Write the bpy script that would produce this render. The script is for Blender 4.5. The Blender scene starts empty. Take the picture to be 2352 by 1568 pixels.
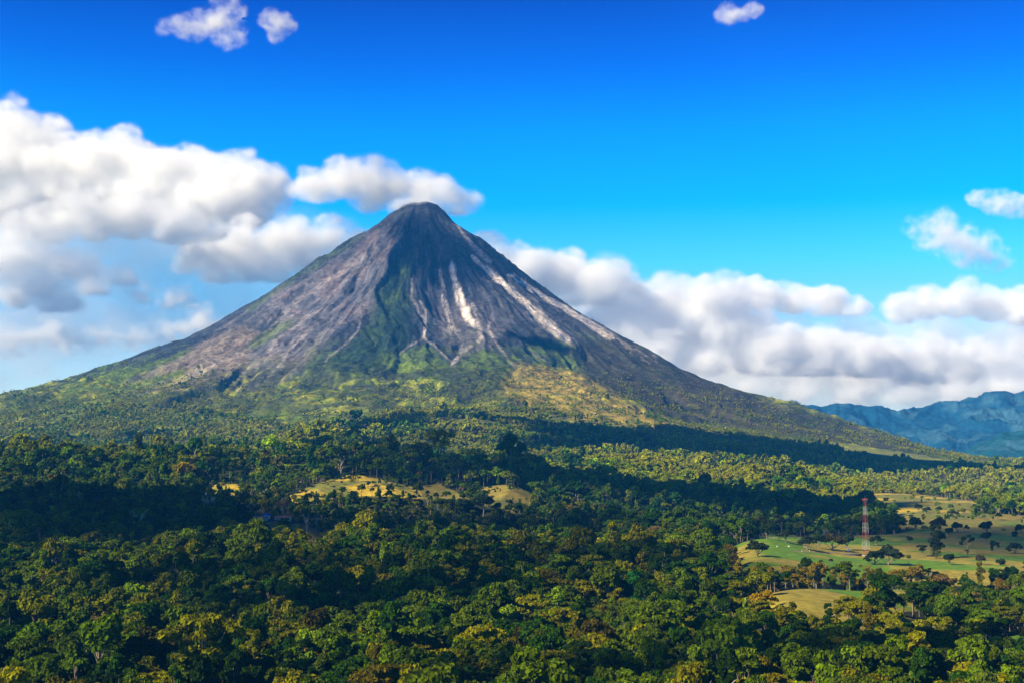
import bpy, math, random
import numpy as np
from mathutils import Vector, Matrix

S = bpy.context.scene
COL = S.collection
R = math.radians

# ---------------------------------------------------------------- camera
FD, CU, CV = 3231.0, 1176.0, 784.0            # focal length and centre, in photo pixels (2352 wide)
CAM_Z = 127.0
PITCH = math.atan(226.6 / FD)
cam_data = bpy.data.cameras.new('camera')
cam = bpy.data.objects.new('camera', cam_data); COL.objects.link(cam)
cam_data.sensor_width = 36.0
cam_data.lens = 36.0 * FD / 2352.0
cam_data.clip_start = 1.0
cam_data.clip_end = 80000.0
cam.location = (0, 0, CAM_Z)
cam.rotation_euler = (math.pi / 2 + PITCH, 0, 0)
S.camera = cam

# ---------------------------------------------------------------- sun and sky
SUN = Vector((-0.70, -0.42, 0.55)).normalized()      # towards the sun
SUN_EL = math.asin(SUN.z)
SUN_AZ = math.atan2(SUN.x, SUN.y)
sd = bpy.data.lights.new('sun', 'SUN'); sd.energy = 5.0; sd.angle = R(0.55); sd.color = (1.0, 0.83, 0.55)
so = bpy.data.objects.new('sun', sd); COL.objects.link(so)
so.location = (0, 0, 3000)
so.rotation_euler = SUN.to_track_quat('Z', 'Y').to_euler()

W = bpy.data.worlds.new('World'); S.world = W; W.use_nodes = True
nt = W.node_tree; nt.nodes.clear()
def N(t, k, **kw):
    n = t.nodes.new(k)
    for a, b in kw.items(): setattr(n, a, b)
    return n
out = N(nt, 'ShaderNodeOutputWorld'); bg = N(nt, 'ShaderNodeBackground')
sky = N(nt, 'ShaderNodeTexSky', sky_type='NISHITA', sun_disc=False)
sky.sun_elevation = SUN_EL; sky.sun_rotation = SUN_AZ
sky.air_density = 1.0; sky.dust_density = 0.6; sky.ozone_density = 3.0; sky.altitude = 400
geo = N(nt, 'ShaderNodeTexCoord'); sep = N(nt, 'ShaderNodeSeparateXYZ')
ramp = N(nt, 'ShaderNodeValToRGB')
mul = N(nt, 'ShaderNodeMix', data_type='RGBA', blend_type='MULTIPLY'); mul.inputs[0].default_value = 1.0
nt.links.new(geo.outputs['Generated'], sep.inputs[0])
nt.links.new(sep.outputs['Z'], ramp.inputs[0])
nt.links.new(sky.outputs[0], mul.inputs[6]); nt.links.new(ramp.outputs[0], mul.inputs[7])
nt.links.new(mul.outputs[2], bg.inputs[0]); nt.links.new(bg.outputs[0], out.inputs[0])
bg.inputs[1].default_value = 0.055
SKY_RAMP = [(0.0, (1.35, 1.5, 1.75)), (0.03, (1.5, 1.7, 1.9)), (0.08, (1.0, 1.55, 1.95)), (0.125, (0.34, 1.6, 2.05)),
            (0.165, (0.004, 1.30, 2.15)), (0.215, (0.002, 1.02, 2.1)), (0.26, (0.002, 0.56, 1.8)), (0.31, (0.006, 0.24, 1.2)), (0.5, (0.03, 0.14, 0.5)), (1.0, (0.10, 0.16, 0.35))]
els = ramp.color_ramp.elements
while len(els) > 1: els.remove(els[-1])
els[0].position = SKY_RAMP[0][0]; els[0].color = (*SKY_RAMP[0][1], 1)
for p, c in SKY_RAMP[1:]:
    e = els.new(p); e.color = (*c, 1)

HAZE_D = 3.5e-5; HAZE_C = (0.04, 0.36, 1.0)
S.view_settings.view_transform = 'Standard'; S.view_settings.look = 'None'
S.view_settings.exposure = 1.12; S.view_settings.gamma = 1.0
S.view_settings.use_curve_mapping = False
S.render.film_transparent = False
cy = S.cycles
cy.use_denoising = True
cy.max_bounces = 34; cy.diffuse_bounces = 2; cy.glossy_bounces = 1; cy.transmission_bounces = 2
cy.volume_bounces = 32; cy.transparent_max_bounces = 12
cy.volume_step_rate = 1.0; cy.volume_max_steps = 256
cy.use_adaptive_sampling = True; cy.adaptive_threshold = 0.02

# ---------------------------------------------------------------- projection helpers
SP, CP = math.sin(PITCH), math.cos(PITCH)
def ae(u, v):
    """azimuth and elevation slopes (x/y, z/y) of a photo pixel"""
    s = (np.asarray(u, float) - CU) / FD; t = (CV - np.asarray(v, float)) / FD
    d = CP - t * SP
    return s / d, (SP + t * CP) / d
def W3(u, v, D):
    a, e = ae(u, v)
    return a * D, D, CAM_Z + e * D
def uv_of(x, y, z):
    zc = z - CAM_Z; f = y * CP + zc * SP; up = -y * SP + zc * CP
    return CU + FD * x / f, CV - FD * up / f

# ---------------------------------------------------------------- noise
def _h(ix, iy, iz, seed):
    n = (ix * 374761393 + iy * 668265263 + iz * 2147483647 + seed * 974634777) & 0xFFFFFFFF
    n = ((n ^ (n >> 13)) * 1274126177) & 0xFFFFFFFF
    n = ((n ^ (n >> 16)) * 2246822519) & 0xFFFFFFFF
    return ((n ^ (n >> 15)) & 0xFFFFFF) / float(0xFFFFFF)
def vnoise(x, y, z=None, seed=0):
    x = np.asarray(x, float); y = np.asarray(y, float)
    xi = np.floor(x).astype(np.int64); yi = np.floor(y).astype(np.int64)
    fx = x - xi; fy = y - yi; fx = fx * fx * fx * (fx * (fx * 6 - 15) + 10); fy = fy * fy * fy * (fy * (fy * 6 - 15) + 10)
    def pl(zi):
        a = _h(xi, yi, zi, seed); b = _h(xi + 1, yi, zi, seed); c = _h(xi, yi + 1, zi, seed); d = _h(xi + 1, yi + 1, zi, seed)
        return (a * (1 - fx) + b * fx) * (1 - fy) + (c * (1 - fx) + d * fx) * fy
    if z is None: return pl(np.zeros_like(xi))
    z = np.asarray(z, float); zi = np.floor(z).astype(np.int64); fz = z - zi; fz = fz * fz * (3 - 2 * fz)
    return pl(zi) * (1 - fz) + pl(zi + 1) * fz
def fbm(x, y, z=None, o=4, seed=0, g=0.5):
    r = 0; a = 1; t = 0; k = 1.0
    for i in range(o):
        r = r + a * vnoise(x * k + 13.7 * i, y * k - 7.3 * i, None if z is None else z * k, seed + i); t += a; a *= g; k *= 2.03
    return r / t
def ridged(x, y, z=None, o=4, seed=0):
    r = 0; a = 1; t = 0; k = 1.0
    for i in range(o):
        r = r + a * (1 - np.abs(2 * vnoise(x * k + 3.1 * i, y * k, None if z is None else z * k, seed + i) - 1)); t += a; a *= 0.5; k *= 2.05
    return r / t
def sstep(a, b, x):
    t = np.clip((x - a) / (b - a), 0, 1); return t * t * (3 - 2 * t)

# ---------------------------------------------------------------- object helpers
def tag(o, label=None, cat=None, group=None, kind=None):
    if label: o['label'] = label
    if cat: o['category'] = cat
    if group: o['group'] = group
    if kind: o['kind'] = kind
    return o
def np_mesh(name, V, F, mats=(), mi=None, smooth=False):
    """V (n,3), F (m,k) of one polygon size or list of such arrays"""
    me = bpy.data.meshes.new(name)
    Fs = F if isinstance(F, list) else [F]
    Fs = [f for f in Fs if len(f)]
    V = np.ascontiguousarray(V, np.float32)
    me.vertices.add(len(V)); me.vertices.foreach_set('co', V.ravel())
    loops = np.concatenate([f.ravel() for f in Fs]).astype(np.int32)
    tot = np.concatenate([np.full(len(f), f.shape[1]) for f in Fs]).astype(np.int32)
    me.loops.add(len(loops)); me.loops.foreach_set('vertex_index', loops)
    me.polygons.add(len(tot))
    st = np.concatenate([[0], np.cumsum(tot)[:-1]]).astype(np.int32)
    me.polygons.foreach_set('loop_start', st)
    if mi is not None: me.polygons.foreach_set('material_index', np.asarray(mi, np.int32))
    if smooth: me.polygons.foreach_set('use_smooth', np.ones(len(tot), bool))
    me.update(calc_edges=True)
    for m in mats: me.materials.append(m)
    return me
def link(name, me, parent=None, loc=(0, 0, 0)):
    o = bpy.data.objects.new(name, me); COL.objects.link(o); o.location = loc
    if parent: o.parent = parent
    return o
class MB:
    """collects boxes, bars and tubes into one mesh"""
    def __init__(s): s.v = []; s.q = []; s.n = 0
    def add(s, V, Q):
        s.v.append(np.asarray(V, float)); s.q.append(np.asarray(Q, int) + s.n); s.n += len(V)
    def box(s, x0, x1, y0, y1, z0, z1):
        s.add([(x0, y0, z0), (x1, y0, z0), (x1, y1, z0), (x0, y1, z0), (x0, y0, z1), (x1, y0, z1), (x1, y1, z1), (x0, y1, z1)],
              [(0, 3, 2, 1), (4, 5, 6, 7), (0, 1, 5, 4), (1, 2, 6, 5), (2, 3, 7, 6), (3, 0, 4, 7)])
    def tube(s, pts, rad, n=6):
        pts = [Vector(p) for p in pts]; rad = rad if hasattr(rad, '__len__') else [rad] * len(pts)
        V = []
        for i, p in enumerate(pts):
            t = (pts[min(i + 1, len(pts) - 1)] - pts[max(i - 1, 0)]).normalized()
            a = t.orthogonal().normalized() if abs(t.z) > 0.95 else t.cross(Vector((0, 0, 1))).normalized()
            b = t.cross(a)
            for k in range(n):
                w = 2 * math.pi * k / n
                V.append(p + (a * math.cos(w) + b * math.sin(w)) * rad[i])
        Q = []
        for i in range(len(pts) - 1):
            for k in range(n):
                k2 = (k + 1) % n
                Q.append((i * n + k, i * n + k2, (i + 1) * n + k2, (i + 1) * n + k))
        s.add([tuple(p) for p in V], Q)
    def arrays(s): return np.concatenate(s.v), np.concatenate(s.q)
    def mesh(s, name, mats, smooth=False):
        V, Q = s.arrays(); return np_mesh(name, V, Q, mats, smooth=smooth)
def ico(sub):
    import bmesh
    bm = bmesh.new(); bmesh.ops.create_icosphere(bm, subdivisions=sub, radius=1.0)
    V = np.array([v.co[:] for v in bm.verts]); F = np.array([[v.index for v in f.verts] for f in bm.faces]); bm.free()
    return V, F

# ---------------------------------------------------------------- clouds
def cloud_material(name, dens, lo, hi, scale, amp, aniso=-0.35):
    m = bpy.data.materials.new(name); m.use_nodes = True; t = m.node_tree; t.nodes.clear()
    o = N(t, 'ShaderNodeOutputMaterial'); pv = N(t, 'ShaderNodeVolumePrincipled')
    at = N(t, 'ShaderNodeAttribute', attribute_name='density')
    tc = N(t, 'ShaderNodeTexCoord'); no = N(t, 'ShaderNodeTexNoise')
    no.inputs['Scale'].default_value = scale; no.inputs['Detail'].default_value = 5.0; no.inputs['Roughness'].default_value = 0.66
    ma = N(t, 'ShaderNodeMath', operation='MULTIPLY_ADD'); ma.inputs[1].default_value = amp
    mr = N(t, 'ShaderNodeMapRange', interpolation_type='SMOOTHSTEP')
    gt = N(t, 'ShaderNodeMapRange'); gt.inputs['From Max'].default_value = 0.22; t.links.new(at.outputs['Fac'], gt.inputs['Value'])
    gm = N(t, 'ShaderNodeMath', operation='MULTIPLY')
    mr.inputs['From Min'].default_value = lo; mr.inputs['From Max'].default_value = hi
    mr.inputs['To Min'].default_value = 0.0; mr.inputs['To Max'].default_value = dens
    t.links.new(tc.outputs['Object'], no.inputs['Vector'])
    t.links.new(no.outputs['Fac'], ma.inputs[0]); t.links.new(at.outputs['Fac'], ma.inputs[2])
    t.links.new(ma.outputs[0], mr.inputs['Value']); t.links.new(mr.outputs[0], gm.inputs[0]); t.links.new(gt.outputs[0], gm.inputs[1]); t.links.new(gm.outputs[0], pv.inputs['Density'])
    pv.inputs['Density Attribute'].default_value = ''
    pv.inputs['Color'].default_value = (0.999, 0.997, 0.99, 1); pv.inputs['Anisotropy'].default_value = aniso
    t.links.new(pv.outputs[0], o.inputs['Volume'])
    return m
ICO3 = ico(3)
def volume_cloud(lobes, D, flat, label, mat, voxel=30.0, band=110.0, seed=0, squash=0.66, depth=0.9, sub=6):
    """lobes: (u, v, radius) in photo pixels, at distance D; each carries smaller billows on its upper side"""
    rng = np.random.RandomState(seed + 5)
    k = D / FD; cu = sum(l[0] for l in lobes) / len(lobes); cvv = sum(l[1] for l in lobes) / len(lobes)
    c0 = np.array(W3(cu, cvv, D)); Vs = []; Fs = []; n = 0
    zf = W3(cu, flat, D)[2] - c0[2] if flat else -1e9
    balls = []
    for (u, v, r) in lobes:
        Dl = D + rng.uniform(-0.8, 0.8) * r * k * depth
        c = np.array(W3(u, v, Dl)) - c0; rr = r * k * Dl / D * 1.30
        balls.append((c, rr, squash))
        for j in range(sub):
            th = rng.uniform(0, 6.28); ph = rng.uniform(-0.25, 1.35); q = rng.uniform(0.35, 0.62)
            d = np.array([math.cos(th) * math.cos(ph) * 1.15, math.sin(th) * math.cos(ph), math.sin(ph) * 0.8])
            balls.append((c + d * rr * 0.66, rr * q, 0.8))
    for c, rr, sq in balls:
        P = ICO3[0] * rr * np.array([1.1, 1.0, sq]) + c
        f = 1 / 170.0
        d = fbm(P[:, 0] * f + 50, P[:, 1] * f + 9, P[:, 2] * f + 31, o=4, seed=seed, g=0.6) - 0.5
        P = P + ICO3[0] * (d * min(rr * 0.9, 190))[:, None]
        P[:, 2] = np.where(P[:, 2] < zf, zf + (P[:, 2] - zf) * 0.15, P[:, 2])
        Vs.append(P); Fs.append(ICO3[1] + n); n += len(P)
    me = np_mesh('cloud_shape', np.concatenate(Vs), np.concatenate(Fs))
    src = bpy.data.objects.new('cloud_shape', me)
    vol = bpy.data.volumes.new('cloud'); vol.materials.append(mat)
    o = bpy.data.objects.new('cloud', vol); COL.objects.link(o); o.location = tuple(c0)
    g = bpy.data.node_groups.new('cloud_fill', 'GeometryNodeTree')
    g.interface.new_socket('Geometry', in_out='INPUT', socket_type='NodeSocketGeometry')
    g.interface.new_socket('Geometry', in_out='OUTPUT', socket_type='NodeSocketGeometry')
    a = N(g, 'GeometryNodeObjectInfo'); a.inputs['Object'].default_value = src; b = N(g, 'NodeGroupOutput')
    mv = N(g, 'GeometryNodeMeshToVolume', resolution_mode='VOXEL_SIZE')
    mv.inputs['Voxel Size'].default_value = voxel; mv.inputs['Density'].default_value = 1.0
    mv.inputs['Interior Band Width'].default_value = band
    sm = N(g, 'GeometryNodeSetMaterial'); sm.inputs['Material'].default_value = mat
    g.links.new(a.outputs['Geometry'], mv.inputs['Mesh']); g.links.new(mv.outputs[0], sm.inputs[0]); g.links.new(sm.outputs[0], b.inputs[0])
    md = o.modifiers.new('fill', 'NODES'); md.node_group = g
    tag(o, label, 'cloud', 'clouds in the sky behind the volcano')
    return o

# ---------------------------------------------------------------- terrain height
# columns of the land: photo column -> (distance, photo row) of the canopy or grass surface
T = {
 -500: [(600,1660),(700,1568),(950,1395),(1250,1300),(1600,1215),(2300,1120),(3000,1065),(3500,1085),(4500,1060),(5500,1030),(6500,1000)],
 0:    [(600,1660),(700,1568),(950,1395),(1250,1300),(1600,1205),(2300,1105),(3000,1052),(3400,1068),(4500,1040),(5300,1012),(6200,985)],
 300:  [(600,1660),(700,1568),(980,1395),(1300,1300),(1700,1200),(2500,1100),(2950,1060),(3350,1085),(4300,1045),(5200,1010),(6000,985)],
 600:  [(600,1660),(700,1568),(950,1400),(1200,1305),(1500,1225),(1780,1195),(2100,1150),(2500,1095),(3150,1032),(3500,1052),(4500,1012),(5300,985)],
 760:  [(600,1660),(700,1568),(950,1400),(1200,1305),(1500,1225),(1750,1195),(2100,1155),(2500,1105),(3300,1003),(3700,1022),(4600,985),(5300,965)],
 900:  [(600,1660),(700,1568),(950,1400),(1200,1305),(1600,1210),(1900,1168),(2300,1118),(2450,1108),(2750,1116),(3200,1080),(4100,985),(4400,958),(4600,968),(5300,950)],
 1090: [(600,1660),(700,1568),(950,1400),(1200,1305),(1600,1215),(1900,1178),(2300,1140),(2600,1112),(2900,1118),(3400,1070),(4300,990),(4700,946),(5000,956),(5400,950)],
 1250: [(600,1660),(700,1568),(950,1400),(1200,1305),(1650,1215),(1950,1180),(2400,1140),(2800,1112),(3100,1090),(3500,1075),(4300,1015),(4800,982),(5400,970)],
 1400: [(600,1660),(700,1568),(950,1400),(1250,1300),(1700,1215),(2100,1180),(2600,1145),(3000,1095),(3350,1056),(3800,1066),(4300,1035),(5200,985)],
 1600: [(600,1660),(700,1568),(950,1400),(1250,1300),(1700,1215),(2150,1180),(2600,1150),(3050,1092),(3400,1050),(3800,1065),(4200,1055),(5000,1015),(5600,990)],
 1800: [(600,1650),(700,1560),(930,1400),(1250,1300),(1500,1258),(1950,1205),(2500,1165),(3050,1115),(3350,1085),(3800,1092),(4200,1078),(5000,1040),(5800,1005)],
 1960: [(600,1650),(700,1560),(930,1430),(1250,1332),(1570,1274),(2050,1208),(2550,1172),(3050,1142),(3600,1118),(4200,1096),(5000,1060),(5800,1028),(6400,1012)],
 2150: [(600,1650),(700,1560),(930,1430),(1250,1332),(1570,1274),(2050,1208),(2550,1170),(3050,1142),(3600,1120),(4200,1102),(5000,1080),(5800,1058),(6400,1045)],
 2352: [(600,1650),(700,1560),(930,1430),(1250,1332),(1570,1274),(2050,1208),(2550,1170),(3050,1144),(3600,1124),(4200,1108),(5000,1092),(5800,1080),(6300,1076)],
 2900: [(600,1650),(700,1560),(930,1430),(1250,1332),(1570,1274),(2050,1208),(2550,1170),(3050,1144),(3600,1124),(4200,1110),(5000,1096),(5800,1086),(6300,1082)],
}
GA0, GA1, GNA = -0.80, 0.80, 401
GD = np.arange(0, 18001, 25.0)
cols_a = []; cols_z = []
for u, rows in sorted(T.items()):
    Dk = np.array([r[0] for r in rows], float); a_, e_ = ae(np.full(len(Dk), u), np.array([r[1] for r in rows]))
    z_ = CAM_Z + e_ * Dk
    tail = [(z_[-1] * 0.8 - 15, Dk[-1] + 700), (-45, 9000), (-70, 12000), (-80, 18000)]
    Dk = np.concatenate([[0, 400], Dk, [t[1] for t in tail]]); z_ = np.concatenate([[z_[0] - 3, z_[0] - 3], z_, [t[0] for t in tail]])
    cols_a.append(ae(u, 1050)[0]); cols_z.append(np.interp(GD, Dk, z_))
cols_z = np.array(cols_z)
GA = np.linspace(GA0, GA1, GNA)
TZ = np.array([np.interp(GA, cols_a, cols_z[:, j]) for j in range(len(GD))]).T      # (a, D)
def gsm(M, s, ax):
    n = int(3 * s); k = np.exp(-0.5 * (np.arange(-n, n + 1) / s) ** 2); k /= k.sum()
    P = np.pad(M, [(n, n) if i == ax else (0, 0) for i in range(2)], mode='edge')
    o = np.zeros_like(M)
    for i, w in enumerate(k):
        o += w * (P[i:i + M.shape[0], :] if ax == 0 else P[:, i:i + M.shape[1]])
    return o
TZ = gsm(gsm(TZ, 2.4, 1), 5.0, 0)
def table_z(x, y):
    D = np.clip(y, 1, 17990); a = x / np.maximum(D, 450)
    fi = np.clip((a - GA0) / (GA1 - GA0) * (GNA - 1), 0, GNA - 1.001); fj = D / 25.0
    i = fi.astype(int); j = np.minimum(fj.astype(int), len(GD) - 2); p = fi - i; q = fj - j
    return (TZ[i, j] * (1 - p) + TZ[i + 1, j] * p) * (1 - q) + (TZ[i, j + 1] * (1 - p) + TZ[i + 1, j + 1] * p) * q

PEAK_D = 7500.0
PX, PY = float(W3(963, 600, PEAK_D)[0]), PEAK_D
PR = [(0,1362),(60,1385),(100,1383),(120,1362),(208,1270),(450,1103),(643,952),(805,829),(1014,704),(1270,558),(1432,458),(1664,360),(1943,288),(2175,208),(2407,134),(2640,62),(2870,14),(3400,-30),(4500,-90),(9000,-120)]
PL = [(0,1362),(60,1376),(95,1374),(135,1347),(193,1300),(297,1219),(471,1103),(610,1029),(796,906),(935,813),(1098,697),(1237,616),(1423,555),(1632,472),(1771,418),(2003,349),(2235,289),(2700,200),(3300,110),(4500,0),(9000,-100)]
PF = [(0,1362),(60,1378),(90,1383),(150,1335),(300,1205),(470,1080),(640,945),(800,820),(1000,690),(1250,555),(1450,470),(1650,400),(1950,318),(2300,240),(2700,165),(3100,100),(3600,30),(4500,-60),(9000,-120)]
def cone(x, y):
    dx = x - PX; dy = y - PY; r = np.hypot(dx, dy) + 1e-6
    zr, zl, zf = [np.interp(r, [p[0] for p in P], [p[1] for p in P]) for P in (PR, PL, PF)]
    c = dx / r; s = dy / r
    wr = np.clip(c, 0, 1) ** 2; wl = np.clip(-c, 0, 1) ** 2; wf = s * s
    z = zr * wr + zl * wl + zf * wf
    th = np.arctan2(dx, -dy)                                   # 0 faces the camera
    rl = np.log(r + 120)
    wob = (fbm(dx / 420, dy / 420, o=3, seed=11) - 0.5)
    g1 = ridged(th * 3.2 + wob * 1.2, rl * 0.9, o=2, seed=21) - 0.55
    g2 = ridged(th * 11 + wob * 3.0, rl * 2.2, o=4, seed=31) - 0.55
    g3 = ridged(th * 34 + wob * 6.0, rl * 6, o=3, seed=41) - 0.55
    fr = np.clip(-s, 0, 1)
    amp = sstep(60, 450, r) * (1 - sstep(2000, 3000, r))
    z = z + amp * (g1 * (20 + 80 * fr) + g2 * (10 + 42 * fr) + g3 * (5 + 14 * fr))
    z = z + sstep(40, 90, r) * (1 - sstep(500, 900, r)) * 16 * (fbm(dx / 35, dy / 35, o=3, seed=57) - 0.5)
    z = z + amp * 24 * (fbm(dx / 70, dy / 70, o=5, seed=51) - 0.5)
    # hollow of the central slide and the ridge left of it
    z = z - 60 * np.exp(-((th - 0.20) / 0.13) ** 2) * sstep(150, 500, r) * (1 - sstep(900, 1500, r)) * fr
    z = z + 55 * np.exp(-((th + 0.20) / 0.16) ** 2) * sstep(150, 700, r) * (1 - sstep(1500, 2100, r)) * fr
    z = z - 26 * sstep(75, 35, r) + 4 * np.exp(-((r - 88) / 15) ** 2)
    # lobes of old lava on the apron
    lob = ridged(dx / 330 + wob, dy / 170, o=4, seed=61) - 0.5
    z = z + 26 * lob * sstep(1300, 1900, r) * (1 - sstep(2900, 3600, r))
    return z, r
BUMPS = [(500,1120,2450,70,18),(790,1115,2420,70,30),(880,1150,2250,50,18),(700,1160,2200,55,18),(985,1130,2450,60,28),(1060,1160,2350,45,16),(1130,1135,2600,65,26),(640,1150,2300,50,12),(695,1215,1600,45,9),(140,1056,2950,120,12),
         (2180,1160,2700,160,7),(600,1010,3200,150,8),(340,1090,2700,160,14),(480,1190,1800,120,12),(200,1230,1500,110,12),(420,1330,1150,90,10),(1330,1290,1250,90,7)]
BW = [(*W3(u, v, D)[:2], s, h) for u, v, D, s, h in BUMPS]

def poly_mask(u, v, P, jit=0, seed=0, fr=18.0):
    if jit:
        du = (fbm(u / fr, v / (fr * 0.5), o=3, seed=seed) - 0.5) * jit * 2; dv = (fbm(u / fr + 40, v / (fr * 0.5) + 9, o=3, seed=seed + 3) - 0.5) * jit
        u = u + du; v = v + dv
    P = np.array(P, float); ins = np.zeros(u.shape, bool); j = len(P) - 1
    for i in range(len(P)):
        xi, yi = P[i]; xj, yj = P[j]
        with np.errstate(divide='ignore', invalid='ignore'):
            c = ((yi > v) != (yj > v)) & (u < (xj - xi) * (v - yi) / (yj - yi + 1e-9) + xi)
        ins ^= c; j = i
    return ins
# open grass, traced on the photo, (near, far) distance limits
GRASS = [
 ([(425,1100),(470,1108),(500,1090),(545,1100),(562,1138),(520,1150),(440,1120)], 2000, 3000, 'gold'),
 ([(600,1165),(640,1140),(700,1112),(780,1080),(850,1084),(905,1100),(960,1118),(990,1180),(940,1192),(860,1186),(800,1196),(720,1190),(640,1180)], 1900, 2900, 'gold'),
 ([(905,1108),(950,1112),(1000,1098),(1060,1125),(1120,1172),(1100,1190),(1020,1196),(985,1175)], 1900, 3000, 'olive'),
 ([(1070,1112),(1130,1104),(1205,1112),(1235,1145),(1200,1162),(1140,1168)], 1900, 3100, 'olive'),
 ([(645,1245),(680,1192),(740,1204),(745,1262),(655,1266)], 1300, 2000, 'olive'),
 ([(1668,1238),(1750,1222),(1900,1230),(2100,1212),(2400,1198),(2800,1198),(2800,1300),(2150,1326),(2040,1312),(1980,1314),(1690,1308)], 1200, 2600, 'green'),
 ([(1975,1124),(2060,1128),(2130,1132),(2280,1148),(2255,1166),(2190,1182),(2090,1186),(2010,1170)], 2000, 4200, 'gold'),
 ([(2060,1178),(2250,1172),(2400,1178),(2400,1200),(2100,1212),(2020,1205)], 1900, 2800, 'olive'),
 ([(1720,1340),(1830,1330),(1990,1338),(2110,1330),(2150,1370),(2010,1402),(1960,1418),(1780,1404)], 900, 1500, 'green'),
 ([(2040,1400),(2125,1392),(2135,1440),(2050,1442)], 850, 1300, 'green'),
 ([(2270,1430),(2420,1420),(2420,1475),(2280,1470)], 750, 1200, 'green'),
 ([(1905,1012),(1960,1018),(2110,1043),(2210,1062),(2190,1072),(2050,1058),(1960,1044),(1910,1026)], 4000, 7500, 'lime'),
 ([(60,1052),(130,1040),(235,1048),(180,1062),(90,1066)], 2600, 3300, 'gold'),
 ([(-40,1050),(32,1050),(32,1066),(-40,1066)], 2600, 3300, 'gold'),
 ([(990,1292),(1085,1280),(1088,1297),(1000,1306)], 1100, 1400, 'green'),
 ([(572,1186),(630,1182),(690,1184),(690,1206),(572,1207)], 1300, 2300, 'olive'),
 ([(1345,1237),(1394,1235),(1394,1252),(1345,1252)], 1200, 1900, 'olive'),
 ([(1135,1238),(1205,1234),(1212,1246),(1140,1250)], 1300, 1700, 'olive'),
]
GCOL = {'gold': (0.42, 0.31, 0.03), 'olive': (0.20, 0.165, 0.03), 'green': (0.09, 0.19, 0.010), 'lime': (0.22, 0.25, 0.035)}
def grass_at(x, y, z):
    u, v = uv_of(x, y, z); m = np.zeros(x.shape, int)
    ok = (y > 500)
    for i, (P, d0, d1, k) in enumerate(GRASS):
        bb = ok & (u > min(p[0] for p in P) - 25) & (u < max(p[0] for p in P) + 25) & (v > min(p[1] for p in P) - 20) & (v < max(p[1] for p in P) + 20) & (y > d0) & (y < d1)
        if bb.any():
            s = np.zeros(x.shape, bool); s[bb] = poly_mask(u[bb], v[bb], P, 7, i); m[s & (m == 0)] = i + 1
    return m
def base_z(x, y):
    z = table_z(x, y)
    for bx_, by_, s, h in BW:
        z = z + h * np.exp(-((x - bx_) ** 2 + (y - by_) ** 2) / (2 * s * s))
    hill = sstep(1500, 2600, y) * 14 + 5
    flat = sstep(0.20, 0.26, x / np.maximum(y, 450)) * (1 - sstep(3200, 4200, y))
    z = z + (fbm(x / 260, y / 260, o=4, seed=3) - 0.5) * hill * (1 - 0.85 * flat)
    rd = ridged(x / 620 + 0.4 * fbm(x / 300, y / 300, o=2, seed=15), y / 520, o=3, seed=13) - 0.62
    z = z + rd * 95 * sstep(1250, 2300, y) * (1 - 0.95 * flat) * (1 - 0.3 * sstep(4200, 5400, y))
    c, r = cone(x, y)
    c = np.where(y > 3300, c, -500)
    k = 22.0; h = np.clip(0.5 + 0.5 * (c - z) / k, 0, 1)
    zz = z * (1 - h) + c * h + k * h * (1 - h)
    return zz, h, r
def gz(x, y):
    x = np.asarray(x, float); y = np.asarray(y, float); sh = x.shape
    x = np.atleast_1d(x); y = np.atleast_1d(y)
    z = forest_floor(x, y)[0]
    return z.reshape(sh) if sh else float(z[0])
DA = np.linspace(-0.5, 0.5, 501); DD = np.arange(600, 4600, 8.0)
def _drop_grid():
    A, D = np.meshgrid(DA, DD, indexing='ij'); x = (A * D).ravel(); y = D.ravel()
    g = grass_at(x, y, base_z(x, y)[0]).reshape(A.shape) > 0
    return gsm(gsm(g.astype(float), 5.0, 1), 5.0, 0)
DROP = _drop_grid()
def open_land(x, y):
    a = x / np.maximum(y, 450); fi = np.clip((a + 0.5) * 500, 0, 499.99); fj = np.clip((y - 600) / 8.0, 0, len(DD) - 1.01)
    i = fi.astype(int); j = fj.astype(int); p = fi - i; q = fj - j
    return (DROP[i, j] * (1 - p) + DROP[i + 1, j] * p) * (1 - q) + (DROP[i, j + 1] * (1 - p) + DROP[i + 1, j + 1] * p) * q
def forest_floor(x, y):
    zz, h, r = base_z(x, y)
    g = grass_at(x, y, zz)
    drop = (13.0 + 5.0 * sstep(1900, 1300, y)) * (1 - open_land(x, y)) * (1 - sstep(3600, 4600, y) * 0.45) * (1 - h)
    return zz - drop, h, r, g
def hit(u, v, d0=620.0, d1=9000.0, surf=False):
    """where the view ray of a photo pixel meets the land"""
    a, e = ae(u, v); D = np.arange(d0, d1, 4.0)
    z = (base_z(a * D, D)[0] if surf else forest_floor(a * D, D)[0])
    below = np.nonzero(CAM_Z + e * D < z)[0]
    i = below[0] if len(below) else len(D) - 1
    return float(a * D[i]), float(D[i]), float(z[i])

# ---------------------------------------------------------------- ground and volcano sheets
def seg_dist(u, v, pts, w0, w1, jit=3.0, seed=0):
    """1 inside a tapered stroke, falling softly to 0"""
    du = (fbm(u / 14, v / 14, o=3, seed=seed) - 0.5) * jit * 2; dv = (fbm(u / 14 + 7, v / 14 + 5, o=3, seed=seed + 1) - 0.5) * jit * 2
    u = u + du; v = v + dv; best = np.zeros(u.shape); n = len(pts) - 1
    for i in range(n):
        (x0, y0), (x1, y1) = pts[i], pts[i + 1]; L = (x1 - x0) ** 2 + (y1 - y0) ** 2
        t = np.clip(((u - x0) * (x1 - x0) + (v - y0) * (y1 - y0)) / L, 0, 1)
        d = np.hypot(u - x0 - t * (x1 - x0), v - y0 - t * (y1 - y0)); w = w0 + (w1 - w0) * (i + t) / n
        best = np.maximum(best, 1 - sstep(w * 0.55, w * 1.25 + 0.5, d))
    return best
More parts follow.
